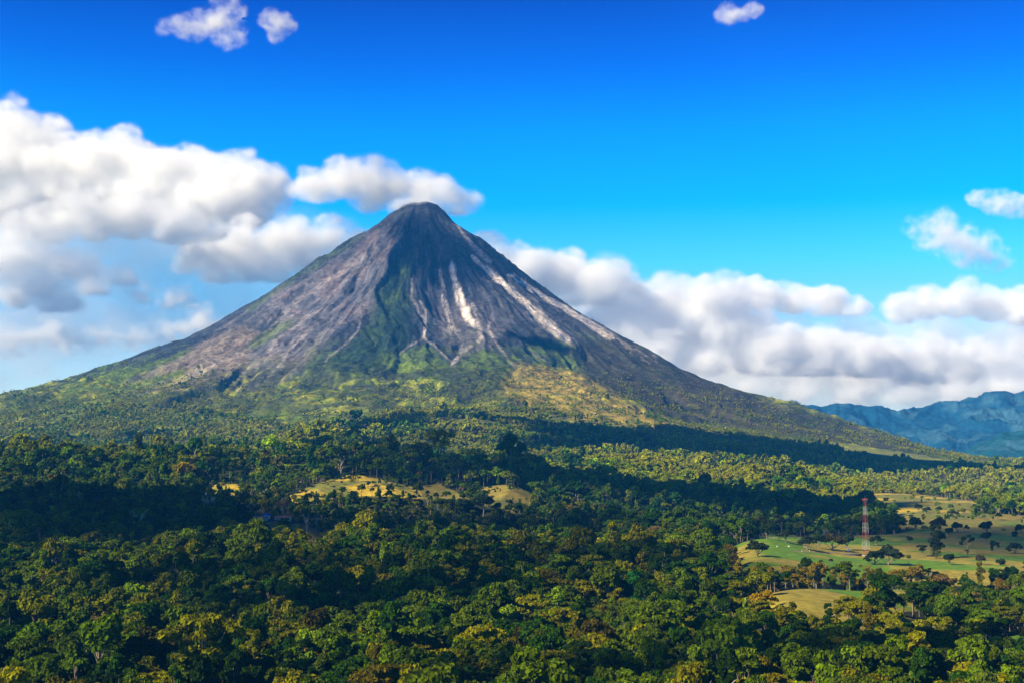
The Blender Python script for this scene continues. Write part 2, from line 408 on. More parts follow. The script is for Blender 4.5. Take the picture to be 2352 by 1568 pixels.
def soft_poly(u, v, P, soft, jit=8, seed=0, n=4):
    m = np.zeros(u.shape); offs = [(-1, -1), (1, -1), (-1, 1), (1, 1), (0, 0)][:n + 1]
    for i, (a, b) in enumerate(offs):
        m += poly_mask(u + a * soft, v + b * soft * 0.7, P, jit, seed, 30.0)
    return m / len(offs)
def lerp(c, col, m):
    return c * (1 - m[:, None]) + np.asarray(col, float)[None, :] * m[:, None]

def volcano_colour(x, y, z, r, h, slope):
    u, v = uv_of(x, y, z)
    dx = x - PX; dy = y - PY; th = np.arctan2(dx, -dy); rl = np.log(r + 120)
    st = 0.6 * fbm(th * 60 + (fbm(dx / 300, dy / 300, o=2, seed=5) - .5) * 6, rl * 3.2, o=4, seed=71) + 0.4 * fbm(th * 150, rl * 4.0, o=3, seed=73)
    st2 = fbm(th * 170, rl * 7, o=3, seed=81)
    bl = fbm(dx / 130, dy / 130, o=6, seed=91, g=0.62)
    fine = fbm(dx / 28, dy / 28, o=3, seed=95)
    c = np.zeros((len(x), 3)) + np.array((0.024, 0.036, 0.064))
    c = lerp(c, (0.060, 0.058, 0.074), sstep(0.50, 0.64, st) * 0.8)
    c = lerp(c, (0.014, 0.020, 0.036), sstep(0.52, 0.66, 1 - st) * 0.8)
    # grey lilac scree, left flank
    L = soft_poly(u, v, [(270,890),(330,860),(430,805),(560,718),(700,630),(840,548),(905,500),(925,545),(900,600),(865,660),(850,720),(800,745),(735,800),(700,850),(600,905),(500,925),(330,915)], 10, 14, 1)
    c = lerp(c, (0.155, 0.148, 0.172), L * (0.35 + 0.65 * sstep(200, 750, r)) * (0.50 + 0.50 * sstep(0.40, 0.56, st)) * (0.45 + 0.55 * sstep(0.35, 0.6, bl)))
    Lb = soft_poly(u, v, [(270,890),(330,860),(430,805),(560,745),(600,770),(560,840),(480,880),(400,900)], 8, 12, 2)
    c = lerp(c, (0.20, 0.165, 0.135), Lb * 0.8)
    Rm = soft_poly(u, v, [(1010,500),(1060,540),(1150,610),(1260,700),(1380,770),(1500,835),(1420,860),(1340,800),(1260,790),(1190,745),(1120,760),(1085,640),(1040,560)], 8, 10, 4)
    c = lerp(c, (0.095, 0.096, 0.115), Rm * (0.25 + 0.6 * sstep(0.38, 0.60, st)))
    Cm = soft_poly(u, v, [(1000,700),(1040,690),(1120,700),(1160,760),(1130,800),(1060,820),(1010,780)], 8, 8, 6)
    c = lerp(c, (0.115, 0.108, 0.125), Cm * 0.7)
    # reddish brown patches
    c = lerp(c, (0.15, 0.095, 0.088), 0.35 * sstep(0.56, 0.68, bl) * L)
    # light slides
    def streak(P, a, b, col, k=1.0, sd=0, j=3.0):
        nonlocal c
        m = seg_dist(u, v, P, a, b, j, sd); m = m * (0.55 + 0.45 * sstep(0.36, 0.55, st2)) * k
        c = lerp(c, col, m)
    WS = (0.72, 0.64, 0.58); GS = (0.34, 0.31, 0.31)
    CS = soft_poly(u, v, [(1033,596),(1043,610),(1050,648),(1066,678),(1080,712),(1092,754),(1083,749),(1064,728),(1053,712),(1048,690),(1043,660),(1036,640)], 2, 5, 14); c = lerp(c, WS, CS * (0.75 + 0.25 * fine))
    streak([(1050,670),(1060,700),(1074,732)], 5, 6, (0.72, 0.64, 0.58), 0.8, 2)
    streak([(1010,620),(1022,700),(1040,760)], 4, 9, GS, 0.8, 3)
    streak([(1085,590),(1120,622),(1165,658),(1215,705),(1262,745),(1300,782)], 4.5, 11, WS, 1.0, 4)
    streak([(1040,505),(1070,545),(1100,580),(1125,600)], 3, 6, GS, 0.9, 5)
    streak([(1168,630),(1225,668),(1290,705),(1360,745),(1420,785),(1500,826)], 2.5, 12, WS, 1.0, 6)
    streak([(1180,628),(1260,690),(1330,730),(1400,775),(1450,800)], 2, 5, WS, 0.75, 16)
    streak([(1210,720),(1290,780),(1370,830),(1450,858)], 6, 5, GS, 0.6, 7)
    streak([(1285,765),(1310,788)], 4, 3, WS, 0.6, 8)
    for P, w in [([(945,640),(948,690),(975,735),(974,775),(1010,805),(1040,835)], 2.4), ([(962,690),(980,720),(974,775),(940,795),(915,815)], 2.0), ([(1085,700),(1100,755),(1105,778),(1075,800),(1050,820),(1040,838),(1050,868)], 4.2),
                 ([(1045,760),(1062,785),(1055,815),(1040,838)], 3.2), ([(1120,745),(1135,785),(1160,810),(1180,845),(1200,865),(1212,880)], 2.8), ([(1195,785),(1230,815),(1262,835)], 2.2), ([(1300,855),(1308,885),(1300,905)], 2.5),
                 ([(835,700),(820,765),(790,795),(755,820),(735,852)], 2.6), ([(700,770),(665,800),(640,840),(600,880),(545,900)], 2.6), ([(1238,880),(1248,895),(1247,912)], 2),
                 ([(1040,840),(1052,855),(1050,872)], 6), ([(560,880),(530,905),(505,930)], 2.4), ([(455,925),(415,935)], 2.4), ([(500,905),(440,915),(425,925)], 2.2)]:
        streak(P, w, w, GS, 0.70, int(w * 10), 4.0)
    for P, w in [([(540,825),(600,770),(650,735),(690,715)], 4), ([(600,825),(640,780),(690,745),(740,712)], 5.5), ([(560,850),(610,820),(650,790)], 4), ([(330,905),(400,885),(470,850),(540,815)], 4),
                 ([(620,735),(700,680),(780,630),(840,590)], 7), ([(540,860),(620,820),(680,780),(730,740)], 4), ([(320,908),(360,893),(400,886)], 4.5)]:
        streak(P, w, w, (0.30, 0.265, 0.265), 0.45, int(w * 7), 8.0)
    for P, w in [([(560,800),(600,770),(640,745)], 3), ([(1080,690),(1120,730),(1150,765),(1185,790)], 2.6), ([(1010,640),(1022,700),(1045,775),(1050,795)], 2.2), ([(650,690),(720,640)], 5), ([(600,760),(650,715)], 5), ([(1040,570),(1055,640),(1075,700)], 2.2)]:
        streak(P, w, w * .7, (0.02, 0.025, 0.04), 0.85, int(w * 17), 6.0)
    # green growth
    G = (0.078, 0.130, 0.012); GG = (0.27, 0.28, 0.018); GD_ = (0.014, 0.040, 0.020)
    vg = sstep(775, 885, v + (bl - 0.5) * 190 + (st - 0.5) * 90 - 50 * (u < 700) + 0.06 * np.abs(u - 1000))
    c = lerp(c, G, vg * (0.45 + 0.55 * sstep(0.35, 0.55, fine)) * (1 - 0.75 * Lb) * (1 - 0.55 * L * (v < 900)))
    Gw = soft_poly(u, v, [(905,600),(940,600),(935,700),(945,780),(900,830),(790,860),(740,850),(800,790),(850,740),(870,660)], 10, 10, 7)
    c = lerp(c, GD_, Gw * 0.75)
    c = lerp(c, G, Gw * 0.3 * sstep(0.5, 0.62, bl))
    for P, k in [([(980,790),(1040,850),(1000,880),(850,870),(760,870),(880,820)], .6), ([(1060,830),(1110,800),(1150,820),(1160,850),(1080,870)], .5), ([(0,940),(100,912),(260,860),(440,800),(430,812),(320,855),(250,890),(240,880),(120,925),(0,960)], .9),
                 ([(560,715),(700,618),(835,538),(838,543),(700,628),(572,718)], .45), ([(590,800),(660,755),(690,725),(640,740),(560,800)], .6), ([(430,845),(420,860),(330,890),(0,960),(0,940),(280,885)], .95)]:
        c = lerp(c, G, soft_poly(u, v, P, 4, 8, 9) * k)
    lav = sstep(0.54, 0.66, ridged(dx / 260 + bl, dy / 120, o=3, seed=97)) * sstep(820, 860, v)
    c = lerp(c, (0.022, 0.030, 0.026), lav * 0.7 * sstep(200, 520, u) * sstep(960, 930, v))
    gold = sstep(835, 900, v + (fine - 0.5) * 70) * (0.25 + 0.75 * sstep(0.38, 0.55, fbm(dx / 16, dy / 16, o=3, seed=99))) * sstep(0.36, 0.52, fbm(dx / 55, dy / 38, o=5, seed=98, g=0.65)) 
    c = lerp(c, GG, gold * 0.9 * (1 - 0.8 * lav))
    Gr = soft_poly(u, v, [(1190,835),(1330,855),(1450,930),(1600,985),(1760,1010),(1900,1030),(1700,1045),(1450,990),(1250,950),(1150,900)], 8, 14, 12)
    c = lerp(c, (0.36, 0.27, 0.05), Gr * 0.85 * (0.25 + 0.75 * sstep(0.36, 0.56, fbm(dx / 20, dy / 20, o=3, seed=96))))
    Br = soft_poly(u, v, [(1300,800),(1420,770),(1600,850),(1750,915),(1950,970),(2200,1045),(2100,1052),(1900,1012),(1700,985),(1560,965),(1440,915),(1340,850)], 8, 14, 13)
    c = lerp(c, (0.040, 0.036, 0.030), Br * (0.55 + 0.4 * sstep(0.4, 0.55, fine)))
    Cap = sstep(330, 120, r)
    c = lerp(c, (0.034, 0.038, 0.050), Cap * 0.75)
    c = c * 0.88 * (0.60 + 0.80 * fine)[:, None] * (0.72 + 0.56 * st2)[:, None]
    return c

def build_sheets():
    rows = [-400, -200, 0, 150, 300, 420, 520, 600]
    D = 640.0
    while D < 7900: rows.append(D); D += min(max(4.0, D * 0.0026), 10.0)
    while D < 12300: rows.append(D); D += 60 + (D - 7900) * 0.03
    rows.append(12350.0)
    rows = np.array(rows)
    s_f = np.linspace(-0.395, 0.395, 860)
    s_c = np.concatenate([np.linspace(-1.15, -0.41, 60), s_f, np.linspace(0.41, 1.15, 60)])
    YY, SS = np.meshgrid(rows, s_c, indexing='ij')
    XX = SS * np.maximum(YY, 900 + YY * 0.0)
    x = XX.ravel(); y = YY.ravel(); n = len(x); z = np.zeros(n); h = np.zeros(n); r = np.zeros(n); g = np.zeros(n, int)
    for i in range(0, n, 200000):
        sl = slice(i, i + 200000); z[sl], h[sl], r[sl], g[sl] = forest_floor(x[sl], y[sl])
    # colour
    c = np.zeros((n, 3)) + np.array((0.020, 0.026, 0.010))
    n1 = fbm(x / 9, y / 9, o=3, seed=131); n2 = fbm(x / 70, y / 70, o=3, seed=133)
    for i, (P, d0, d1, k) in enumerate(GRASS):
        m = g == i + 1
        if m.any():
            col = np.array(GCOL[k])
            cc = col[None, :] * (0.75 + 0.5 * n1[m])[:, None]
            alt = np.array((0.26, 0.21, 0.03)) if k == 'green' else np.array((0.13, 0.15, 0.03))
            t = (sstep(0.46, 0.60, n2[m] + 0.10 * sstep(0.20, 0.29, x[m] / y[m]))[:, None]) * 0.9
            c[m] = cc * (1 - t) + alt * t * (0.7 + 0.6 * n1[m])[:, None]
    far = (y > 3300) & (g == 0)
    c[far] = np.array((0.10, 0.115, 0.022))[None, :] * (0.5 + 1.0 * n2[far])[:, None]
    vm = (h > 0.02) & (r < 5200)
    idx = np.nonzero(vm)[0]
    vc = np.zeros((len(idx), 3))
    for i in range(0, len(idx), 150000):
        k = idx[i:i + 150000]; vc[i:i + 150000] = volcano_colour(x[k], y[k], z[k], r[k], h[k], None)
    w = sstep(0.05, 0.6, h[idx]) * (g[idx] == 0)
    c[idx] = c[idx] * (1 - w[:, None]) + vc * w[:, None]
    ny, nx = YY.shape
    I = np.arange(n).reshape(ny, nx)
    Q = np.stack([I[:-1, :-1], I[:-1, 1:], I[1:, 1:], I[1:, :-1]], -1).reshape(-1, 4)
    isv = (r[Q[:, 0]] < 2350 + 500 * (fbm(x[Q[:, 0]] / 500, y[Q[:, 0]] / 500, o=2, seed=8) - .5)) & (h[Q[:, 0]] > 0.4)
    res = []
    for name, sel in (('ground', ~isv), ('volcano', isv)):
        q = Q[sel]; used, inv = np.unique(q, return_inverse=True)
        me = np_mesh(name, np.stack([x[used], y[used], z[used]], -1), inv.reshape(-1, 4), smooth=True)
        ca = me.color_attributes.new('cover', 'FLOAT_COLOR', 'POINT')
        ca.data.foreach_set('color', np.concatenate([c[used], np.ones((len(used), 1))], 1).astype(np.float32).ravel())
        res.append(me)
    return res
def land_material(name, bump, scale, lo=0.6, hi=1.4):
    m = bpy.data.materials.new(name); m.use_nodes = True; t = m.node_tree; b = t.nodes['Principled BSDF']
    b.inputs['Roughness'].default_value = 0.95; b.inputs['Specular IOR Level'].default_value = 0.15
    at = N(t, 'ShaderNodeAttribute', attribute_name='cover'); tc = N(t, 'ShaderNodeTexCoord')
    no = N(t, 'ShaderNodeTexNoise'); no.inputs['Scale'].default_value = scale; no.inputs['Detail'].default_value = 6; no.inputs['Roughness'].default_value = 0.65
    mr = N(t, 'ShaderNodeMapRange'); mr.inputs['From Min'].default_value = 0.3; mr.inputs['From Max'].default_value = 0.7; mr.inputs['To Min'].default_value = lo; mr.inputs['To Max'].default_value = hi
    mx = N(t, 'ShaderNodeMix', data_type='RGBA', blend_type='MULTIPLY'); mx.inputs[0].default_value = 1
    bp = N(t, 'ShaderNodeBump'); bp.inputs['Strength'].default_value = 0.9; bp.inputs['Distance'].default_value = bump
    t.links.new(tc.outputs['Object'], no.inputs['Vector']); t.links.new(no.outputs['Fac'], mr.inputs['Value'])
    t.links.new(at.outputs['Color'], mx.inputs[6]); t.links.new(mr.outputs[0], mx.inputs[7]); t.links.new(mx.outputs[2], b.inputs['Base Color'])
    t.links.new(no.outputs['Fac'], bp.inputs['Height']); t.links.new(bp.outputs[0], b.inputs['Normal'])
    return m
gme, vme = build_sheets()
gme.materials.append(land_material('grass_and_forest_floor', 1.0, 0.12)); vme.materials.append(land_material('volcanic_rock', 8.0, 0.045, 0.35, 1.65))
tag(link('ground', gme), kind='structure', label='forest floor and pasture spreading from the foreground to the volcano')
tag(link('volcano', vme), kind='structure', label='steep grey cone volcano with pale ash slides and green lower slopes')

# ---------------------------------------------------------------- trees
def leaf_material(name, own=None):
    m = bpy.data.materials.new(name); m.use_nodes = True; t = m.node_tree; b = t.nodes['Principled BSDF']
    b.inputs['Roughness'].default_value = 0.8; b.inputs['Specular IOR Level'].default_value = 0.02
    ge = N(t, 'ShaderNodeNewGeometry'); mr = N(t, 'ShaderNodeMapRange'); mr.inputs['To Min'].default_value = 0.55; mr.inputs['To Max'].default_value = 1.5
    t.links.new(ge.outputs['Random Per Island'], mr.inputs['Value'])
    mx = N(t, 'ShaderNodeMix', data_type='RGBA', blend_type='MULTIPLY'); mx.inputs[0].default_value = 1
    at = N(t, 'ShaderNodeAttribute', attribute_type='INSTANCER', attribute_name='tint')
    t.links.new(at.outputs['Color'], mx.inputs[6])
    t.links.new(mr.outputs[0], mx.inputs[7]); t.links.new(mx.outputs[2], b.inputs['Base Color'])
    tr = N(t, 'ShaderNodeBsdfTranslucent'); ms = N(t, 'ShaderNodeMixShader'); ms.inputs[0].default_value = 0.25
    t.links.new(mx.outputs[2], tr.inputs['Color']); t.links.new(b.outputs[0], ms.inputs[1]); t.links.new(tr.outputs[0], ms.inputs[2])
    t.links.new(ms.outputs[0], t.nodes['Material Output'].inputs['Surface'])
    return m
def plain(name, col, rough=0.85, noise=0.0, metal=0.0):
    m = bpy.data.materials.new(name); m.use_nodes = True; t = m.node_tree; b = t.nodes['Principled BSDF']
    b.inputs['Roughness'].default_value = rough; b.inputs['Metallic'].default_value = metal; b.inputs['Base Color'].default_value = (*col, 1)
    if noise:
        tc = N(t, 'ShaderNodeTexCoord'); no = N(t, 'ShaderNodeTexNoise'); no.inputs['Scale'].default_value = noise; no.inputs['Detail'].default_value = 5
        r = N(t, 'ShaderNodeMapRange'); r.inputs['To Min'].default_value = 0.6; r.inputs['To Max'].default_value = 1.35
        mx = N(t, 'ShaderNodeMix', data_type='RGBA', blend_type='MULTIPLY'); mx.inputs[0].default_value = 1; mx.inputs[6].default_value = (*col, 1)
        t.links.new(tc.outputs['Object'], no.inputs['Vector']); t.links.new(no.outputs['Fac'], r.inputs['Value']); t.links.new(r.outputs[0], mx.inputs[7])
        t.links.new(mx.outputs[2], b.inputs['Base Color'])
    return m
LEAF = leaf_material('foliage'); BARK = plain('pale_bark', (0.20, 0.165, 0.12), 0.9, 0.6); BARK_GREY = plain('bleached_wood', (0.40, 0.34, 0.27), 0.9, 0.8)

def quads(P, Nn, size, rng, asp=1.35):
    """one leaf spray (quad) per point, roughly facing its normal"""
    n = len(P); J = rng.normal(0, 0.55, (n, 3)); Nn = Nn + J; Nn /= np.linalg.norm(Nn, axis=1)[:, None] + 1e-9
    A = np.cross(Nn, rng.normal(0, 1, (n, 3))); A /= np.linalg.norm(A, axis=1)[:, None] + 1e-9; B = np.cross(Nn, A)
    s = (size * rng.uniform(0.6, 1.35, n))[:, None]
    a = A * s * 0.5 * asp; b = B * s * 0.5
    k = rng.uniform(0.35, 1.0, (n, 1))
    V = np.stack([P - a - b * k, P + a - b, P + a * k + b, P - a + b * k], 1).reshape(-1, 3)
    return V, np.arange(n * 4).reshape(n, 4)
def crown(kind, rng, nq, size):
    """unit tree of height 1 (crown only); returns quads in units where height = 20 m"""
    cl = []                                                         # clumps: centre, radii
    if kind == 'round':
        for i in range(17):
            th = rng.uniform(0, 6.28); ph = rng.uniform(-0.15, 1.0); q = rng.uniform(0.55, 1) * 4.6
            cl.append(((math.cos(th) * q * math.cos(ph), math.sin(th) * q * math.cos(ph), 12.6 + q * math.sin(ph) * 1.05), rng.uniform(1.5, 2.7), rng.uniform(0.6, 0.85)))
    elif kind == 'broad':
        for i in range(24):
            th = rng.uniform(0, 6.28); q = 7.6 * math.sqrt(rng.uniform(0.02, 1))
            cl.append(((math.cos(th) * q, math.sin(th) * q, 16.0 - (q / 7.6) ** 2 * 5 + rng.uniform(-1.2, 0.9)), rng.uniform(1.5, 2.6), rng.uniform(0.45, 0.65)))
    elif kind == 'umbrella':
        for i in range(22):
            th = rng.uniform(0, 6.28); q = 9.2 * math.sqrt(rng.uniform(0.01, 1)); lay = rng.choice([0, 0, 1, 2])
            cl.append(((math.cos(th) * q * (1 - .2 * lay), math.sin(th) * q * (1 - .2 * lay), 17.6 - lay * 2.4 - (q / 9.2) ** 2 * 2.6 + rng.uniform(-.4, .4)), rng.uniform(1.7, 2.8), rng.uniform(0.20, 0.30)))
    elif kind == 'tall':
        for i in range(19):
            t = rng.uniform(0, 1); q = (1.0 + 2.4 * math.sin(math.pi * (0.15 + 0.75 * t))) * rng.uniform(0.4, 1); th = rng.uniform(0, 6.28)
            cl.append(((math.cos(th) * q, math.sin(th) * q, 5.5 + 14.5 * t), rng.uniform(1.1, 2.0), rng.uniform(0.7, 1.0)))
    elif kind == 'cone':
        for i in range(26):
            t = rng.uniform(0, 1); q = (5.2 * (1 - t) ** 0.8 + 0.5) * rng.uniform(0.55, 1); th = rng.uniform(0, 6.28)
            cl.append(((math.cos(th) * q, math.sin(th) * q, 5 + 14.5 * t), rng.uniform(1.2, 2.0) * (1.15 - .5 * t), rng.uniform(0.38, 0.55)))
    elif kind == 'sparse':
        for i in range(11):
            th = rng.uniform(0, 6.28); q = rng.uniform(1.5, 5.5)
            cl.append(((math.cos(th) * q, math.sin(th) * q, rng.uniform(10, 18.5)), rng.uniform(0.9, 1.8), rng.uniform(0.4, 0.7)))
    elif kind == 'bush':
        for i in range(9):
            th = rng.uniform(0, 6.28); q = rng.uniform(0.5, 5.5)
            cl.append(((math.cos(th) * q, math.sin(th) * q, rng.uniform(2.5, 7.5)), rng.uniform(2.6, 4.0), rng.uniform(0.7, 0.9)))
    big_cl = list(cl)
    for c in big_cl:
        for j in range(5):
            dd = rng.normal(0, 1, 3); dd /= np.linalg.norm(dd); dd[2] = abs(dd[2]) * (1 if rng.uniform() < .75 else -1)
            cl.append(((c[0][0] + dd[0] * c[1] * .95, c[0][1] + dd[1] * c[1] * .95, c[0][2] + dd[2] * c[1] * c[2] * .95), c[1] * rng.uniform(.28, .5), max(c[2], .5)))
    w = np.array([c[1] ** 2 for c in cl]); w /= w.sum(); ci = rng.choice(len(cl), nq, p=w)
    d = rng.normal(0, 1, (nq, 3)); d /= np.linalg.norm(d, axis=1)[:, None]; d[:, 2] = np.where(d[:, 2] < -0.25, -d[:, 2], d[:, 2])
    C = np.array([c[0] for c in cl])[ci]; rr = np.array([c[1] for c in cl])[ci]; sq = np.array([c[2] for c in cl])[ci]
    sc = np.stack([rr, rr, rr * sq], 1); rad = rng.uniform(0.62, 1.22, (nq, 1))
    P = C + d * sc * rad; Nn = d / np.stack([np.ones(nq), np.ones(nq), sq], 1); Nn /= np.linalg.norm(Nn, axis=1)[:, None]
    V, Q = quads(P, Nn, size, rng)
    if kind in ('tall',):
        n2 = nq // 6; th = rng.uniform(0, 6.28, n2); q = rng.uniform(1.2, 3.2, n2); z = rng.uniform(2, 12, n2)
        P2 = np.stack([np.cos(th) * q, np.sin(th) * q, z], 1); V2, Q2 = quads(P2, np.stack([np.cos(th), np.sin(th), np.zeros(n2)], 1), size * 0.8, rng, 0.6)
        Q = np.concatenate([Q, Q2 + len(V)]); V = np.concatenate([V, V2])
    return V, Q, big_cl
def trunk(kind, rng, cl, nb=7, n=6, bare=False):
    m = MB()
    if kind == 'bush':
        for k in range(3):
            th = rng.uniform(0, 6.28); m.tube([(0, 0, -1), (math.cos(th) * 1, math.sin(th) * 1, 2), (math.cos(th) * 2.5, math.sin(th) * 2.5, 4.5)], [.3, .2, .08], n)
        return m
    top = {'umbrella': 15.5, 'broad': 13, 'round': 14, 'tall': 18, 'cone': 17, 'sparse': 15, 'bare': 12}[kind]
    bx, by = rng.uniform(-.7, .7, 2); r0 = {'tall': .32, 'cone': .35, 'bare': .5}.get(kind, .48)
    fork = {'umbrella': 8.0, 'broad': 6.5, 'round': 7, 'tall': 6, 'cone': 6, 'sparse': 7, 'bare': 6}[kind]
    m.tube([(0, 0, -4), (0, 0, 0.2), (bx * .3, by * .3, fork * .6), (bx * .6, by * .6, fork), (bx, by, top)], [r0 * 1.5, r0 * 1.25, r0 * .95, r0 * .8, r0 * .25], n)
    if bare:
        for k in range(nb):
            th = k * 2.4 + rng.uniform(-.4, .4); z0 = fork + rng.uniform(-1.5, 4); q = rng.uniform(3.2, 6.0); z1 = z0 + rng.uniform(3, 6.5)
            p0 = Vector((bx * .6, by * .6, z0)); p2 = Vector((math.cos(th) * q, math.sin(th) * q, z1)); p1 = p0.lerp(p2, .5) + Vector((0, 0, rng.uniform(-.9, .6)))
            m.tube([p0, p1, p2], [r0 * .5, r0 * .33, .07], 5)
            for j in range(4):
                s = p0.lerp(p2, rng.uniform(.35, .95)); a2 = th + rng.uniform(-1.2, 1.2); L = rng.uniform(1.5, 3)
                e = s + Vector((math.cos(a2) * L, math.sin(a2) * L, rng.uniform(.6, 2.6))); m.tube([s, s.lerp(e, .5) + Vector((0, 0, .25)), e], [.16, .11, .04], 4)
                for i in range(2):
                    f = s.lerp(e, rng.uniform(.4, 1)); g = f + Vector(rng.uniform(-1, 1, 3)) * 1.0 + Vector((0, 0, .8)); m.tube([f, g], [.07, .03], 3)
        return m
    order = rng.permutation(len(cl))[:nb]
    for k in order:
        c = Vector(cl[k][0]); z0 = min(fork + rng.uniform(-.5, 3), c.z - .5); p0 = Vector((bx * .6, by * .6, z0)); mid = p0.lerp(c, .55) - Vector((0, 0, .5))
        m.tube([p0, mid, c], [r0 * .5, r0 * .3, .07], max(4, n - 1))
    return m
def bare_mesh(rng): return trunk('bare', rng, [], 8, 6, True)
def palm_parts(rng, nf=13):
    m = MB(); m.tube([(0, 0, -2), (0.1, 0, 3), (.5, .1, 9), (.9, .2, 14)], [.3, .24, .19, .16], 7)
    f = MB(); top = Vector((.9, .2, 14))
    for k in range(nf):
        th = 6.283 * k / nf + rng.uniform(-.2, .2); up = rng.uniform(.1, 1.1); L = rng.uniform(4.0, 5.2); d = Vector((math.cos(th), math.sin(th), 0)); s = Vector((-math.sin(th), math.cos(th), 0))
        pts = [top + d * L * t + Vector((0, 0, up * 2.2 * t - 3.9 * t * t)) for t in np.linspace(0, 1, 7)]
        for sg in (-1, 1):
            V = []; 
            for i, p in enumerate(pts):
                w = [.1, .75, .95, .9, .75, .5, .05][i]; V += [p, p + s * sg * w + Vector((0, 0, -.45 * w))]
            f.add([tuple(p) for p in V], [(2 * i, 2 * i + 2, 2 * i + 3, 2 * i + 1) for i in range(6)])
    return m, f

def joined(name, V1, Q1, mb):
    if V1 is None: V, Q = mb.arrays(); return np_mesh(name, V, Q, [BARK_GREY])
    if mb is None: return np_mesh(name, V1, Q1, [LEAF, BARK])
    V2, Q2 = mb.arrays(); return np_mesh(name, np.concatenate([V1, V2]), np.concatenate([Q1, Q2 + len(V1)]), [LEAF, BARK], mi=[0] * len(Q1) + [1] * len(Q2))
KINDS_NEAR = ['round', 'broad', 'umbrella', 'tall', 'round', 'broad', 'cone', 'sparse', 'umbrella', 'tall', 'bush']
rng = np.random.RandomState(4)
NEAR = []                                                           # (kind, crown mesh, trunk mesh)
src_col = bpy.data.collections.new('tree_shapes')
srcs = []
def add_src(me):
    o = bpy.data.objects.new('shape_%03d' % len(srcs), me); src_col.objects.link(o); srcs.append(o); return len(srcs) - 1
SRC = {'near': [], 'mid': [], 'far': []}
for k in KINDS_NEAR:
    V, Q, cl = crown(k, rng, 3600 if k != 'sparse' else 1400, 0.80); tb = trunk(k, rng, cl)
    NEAR.append((k, np_mesh(k + '_crown', V, Q, [LEAF]), tb.mesh(k + '_trunk', [BARK], True)))
    SRC['near'].append((k, add_src(joined(k, V, Q, tb))))
SRC['near'].append(('bare', add_src(joined('bare', None, None, bare_mesh(rng)))))
pt, pf = palm_parts(rng); PALM = (pf.mesh('palm_fronds', [LEAF]), pt.mesh('palm_trunk', [BARK], True))
Vp, Qp = pf.arrays(); SRC['near'].append(('palm', add_src(joined('palm', Vp, Qp, pt))))
BARE = [bare_mesh(rng).mesh('bare_tree', [BARK_GREY], True) for _ in range(3)]
for k in ['round', 'broad', 'umbrella', 'tall', 'cone', 'round', 'broad', 'sparse', 'bush']:
    V, Q, cl = crown(k, rng, 700, 1.7); SRC['mid'].append((k, add_src(joined(k, V, Q, trunk(k, rng, cl, 3, 4)))))
SRC['mid'].append(('bare', add_src(joined('bare', None, None, bare_mesh(rng)))))
for k in ['round', 'broad', 'umbrella', 'tall', 'round', 'bush']:
    V, Q, cl = crown(k, rng, 130, 3.7); SRC['far'].append((k, add_src(joined(k, V, Q, trunk(k, rng, cl, 0, 3)))))

PALETTE = np.array([(0.055,0.092,0.005), (0.118,0.130,0.004), (0.018,0.056,0.008), (0.150,0.165,0.004), (0.080,0.078,0.010), (0.070,0.125,0.006), (0.012,0.032,0.007), (0.190,0.140,0.008), (0.050,0.048,0.014), (0.050,0.080,0.030)])
PALETTE = PALETTE * np.array([0.88, 0.90, 0.8])
PAL_NAME = ['mid green', 'yellow green', 'deep green', 'golden green', 'brownish olive', 'fresh green', 'very dark green', 'ochre', 'dull brown', 'grey green']
PAL_P = np.array([.28, .19, .20, .05, .02, .12, .10, .003, .010, .03]); PAL_P /= PAL_P.sum()

def scatter(rng, d0, d1, sp, amax=0.43):
    """jittered grid of points in world space between two distances"""
    ys = np.arange(d0, d1, sp); P = []
    for y in ys:
        w = y * amax; xs = np.arange(-w, w, sp) + rng.uniform(0, sp)
        P.append(np.stack([xs + rng.uniform(-.48, .48, len(xs)) * sp, y + rng.uniform(-.48, .48, len(xs)) * sp], 1))
    return np.concatenate(P)
KEEP_OUT = []                                                       # (x, y, radius)

# ---------------------------------------------------------------- mast, houses, cattle (built before the forest so that it keeps clear of them)
def empty(name, loc, rz=0.0):
    o = bpy.data.objects.new(name, None); COL.objects.link(o); o.location = loc; o.rotation_euler = (0, 0, rz); o.empty_display_size = 2; return o
RED = plain('red_paint', (0.50, 0.035, 0.03), 0.5); WHITE = plain('white_paint', (0.80, 0.80, 0.78), 0.5); DARK = plain('dark_block_wall', (0.045, 0.042, 0.045), 0.9, 0.8)
TIN = plain('pale_teal_tin', (0.45, 0.66, 0.66), 0.4, 0.3); TILE = plain('terracotta_roof', (0.52, 0.20, 0.13), 0.8, 0.7); CREAM = plain('cream_plaster', (0.62, 0.55, 0.45), 0.9, 0.5)
BLUE = plain('blue_tin_roof', (0.03, 0.07, 0.40), 0.5); DOORB = plain('brown_wood', (0.12, 0.06, 0.03), 0.7); GLASS = plain('dark_glass', (0.02, 0.03, 0.04), 0.1); STEEL = plain('grey_steel', (0.30, 0.30, 0.31), 0.5)

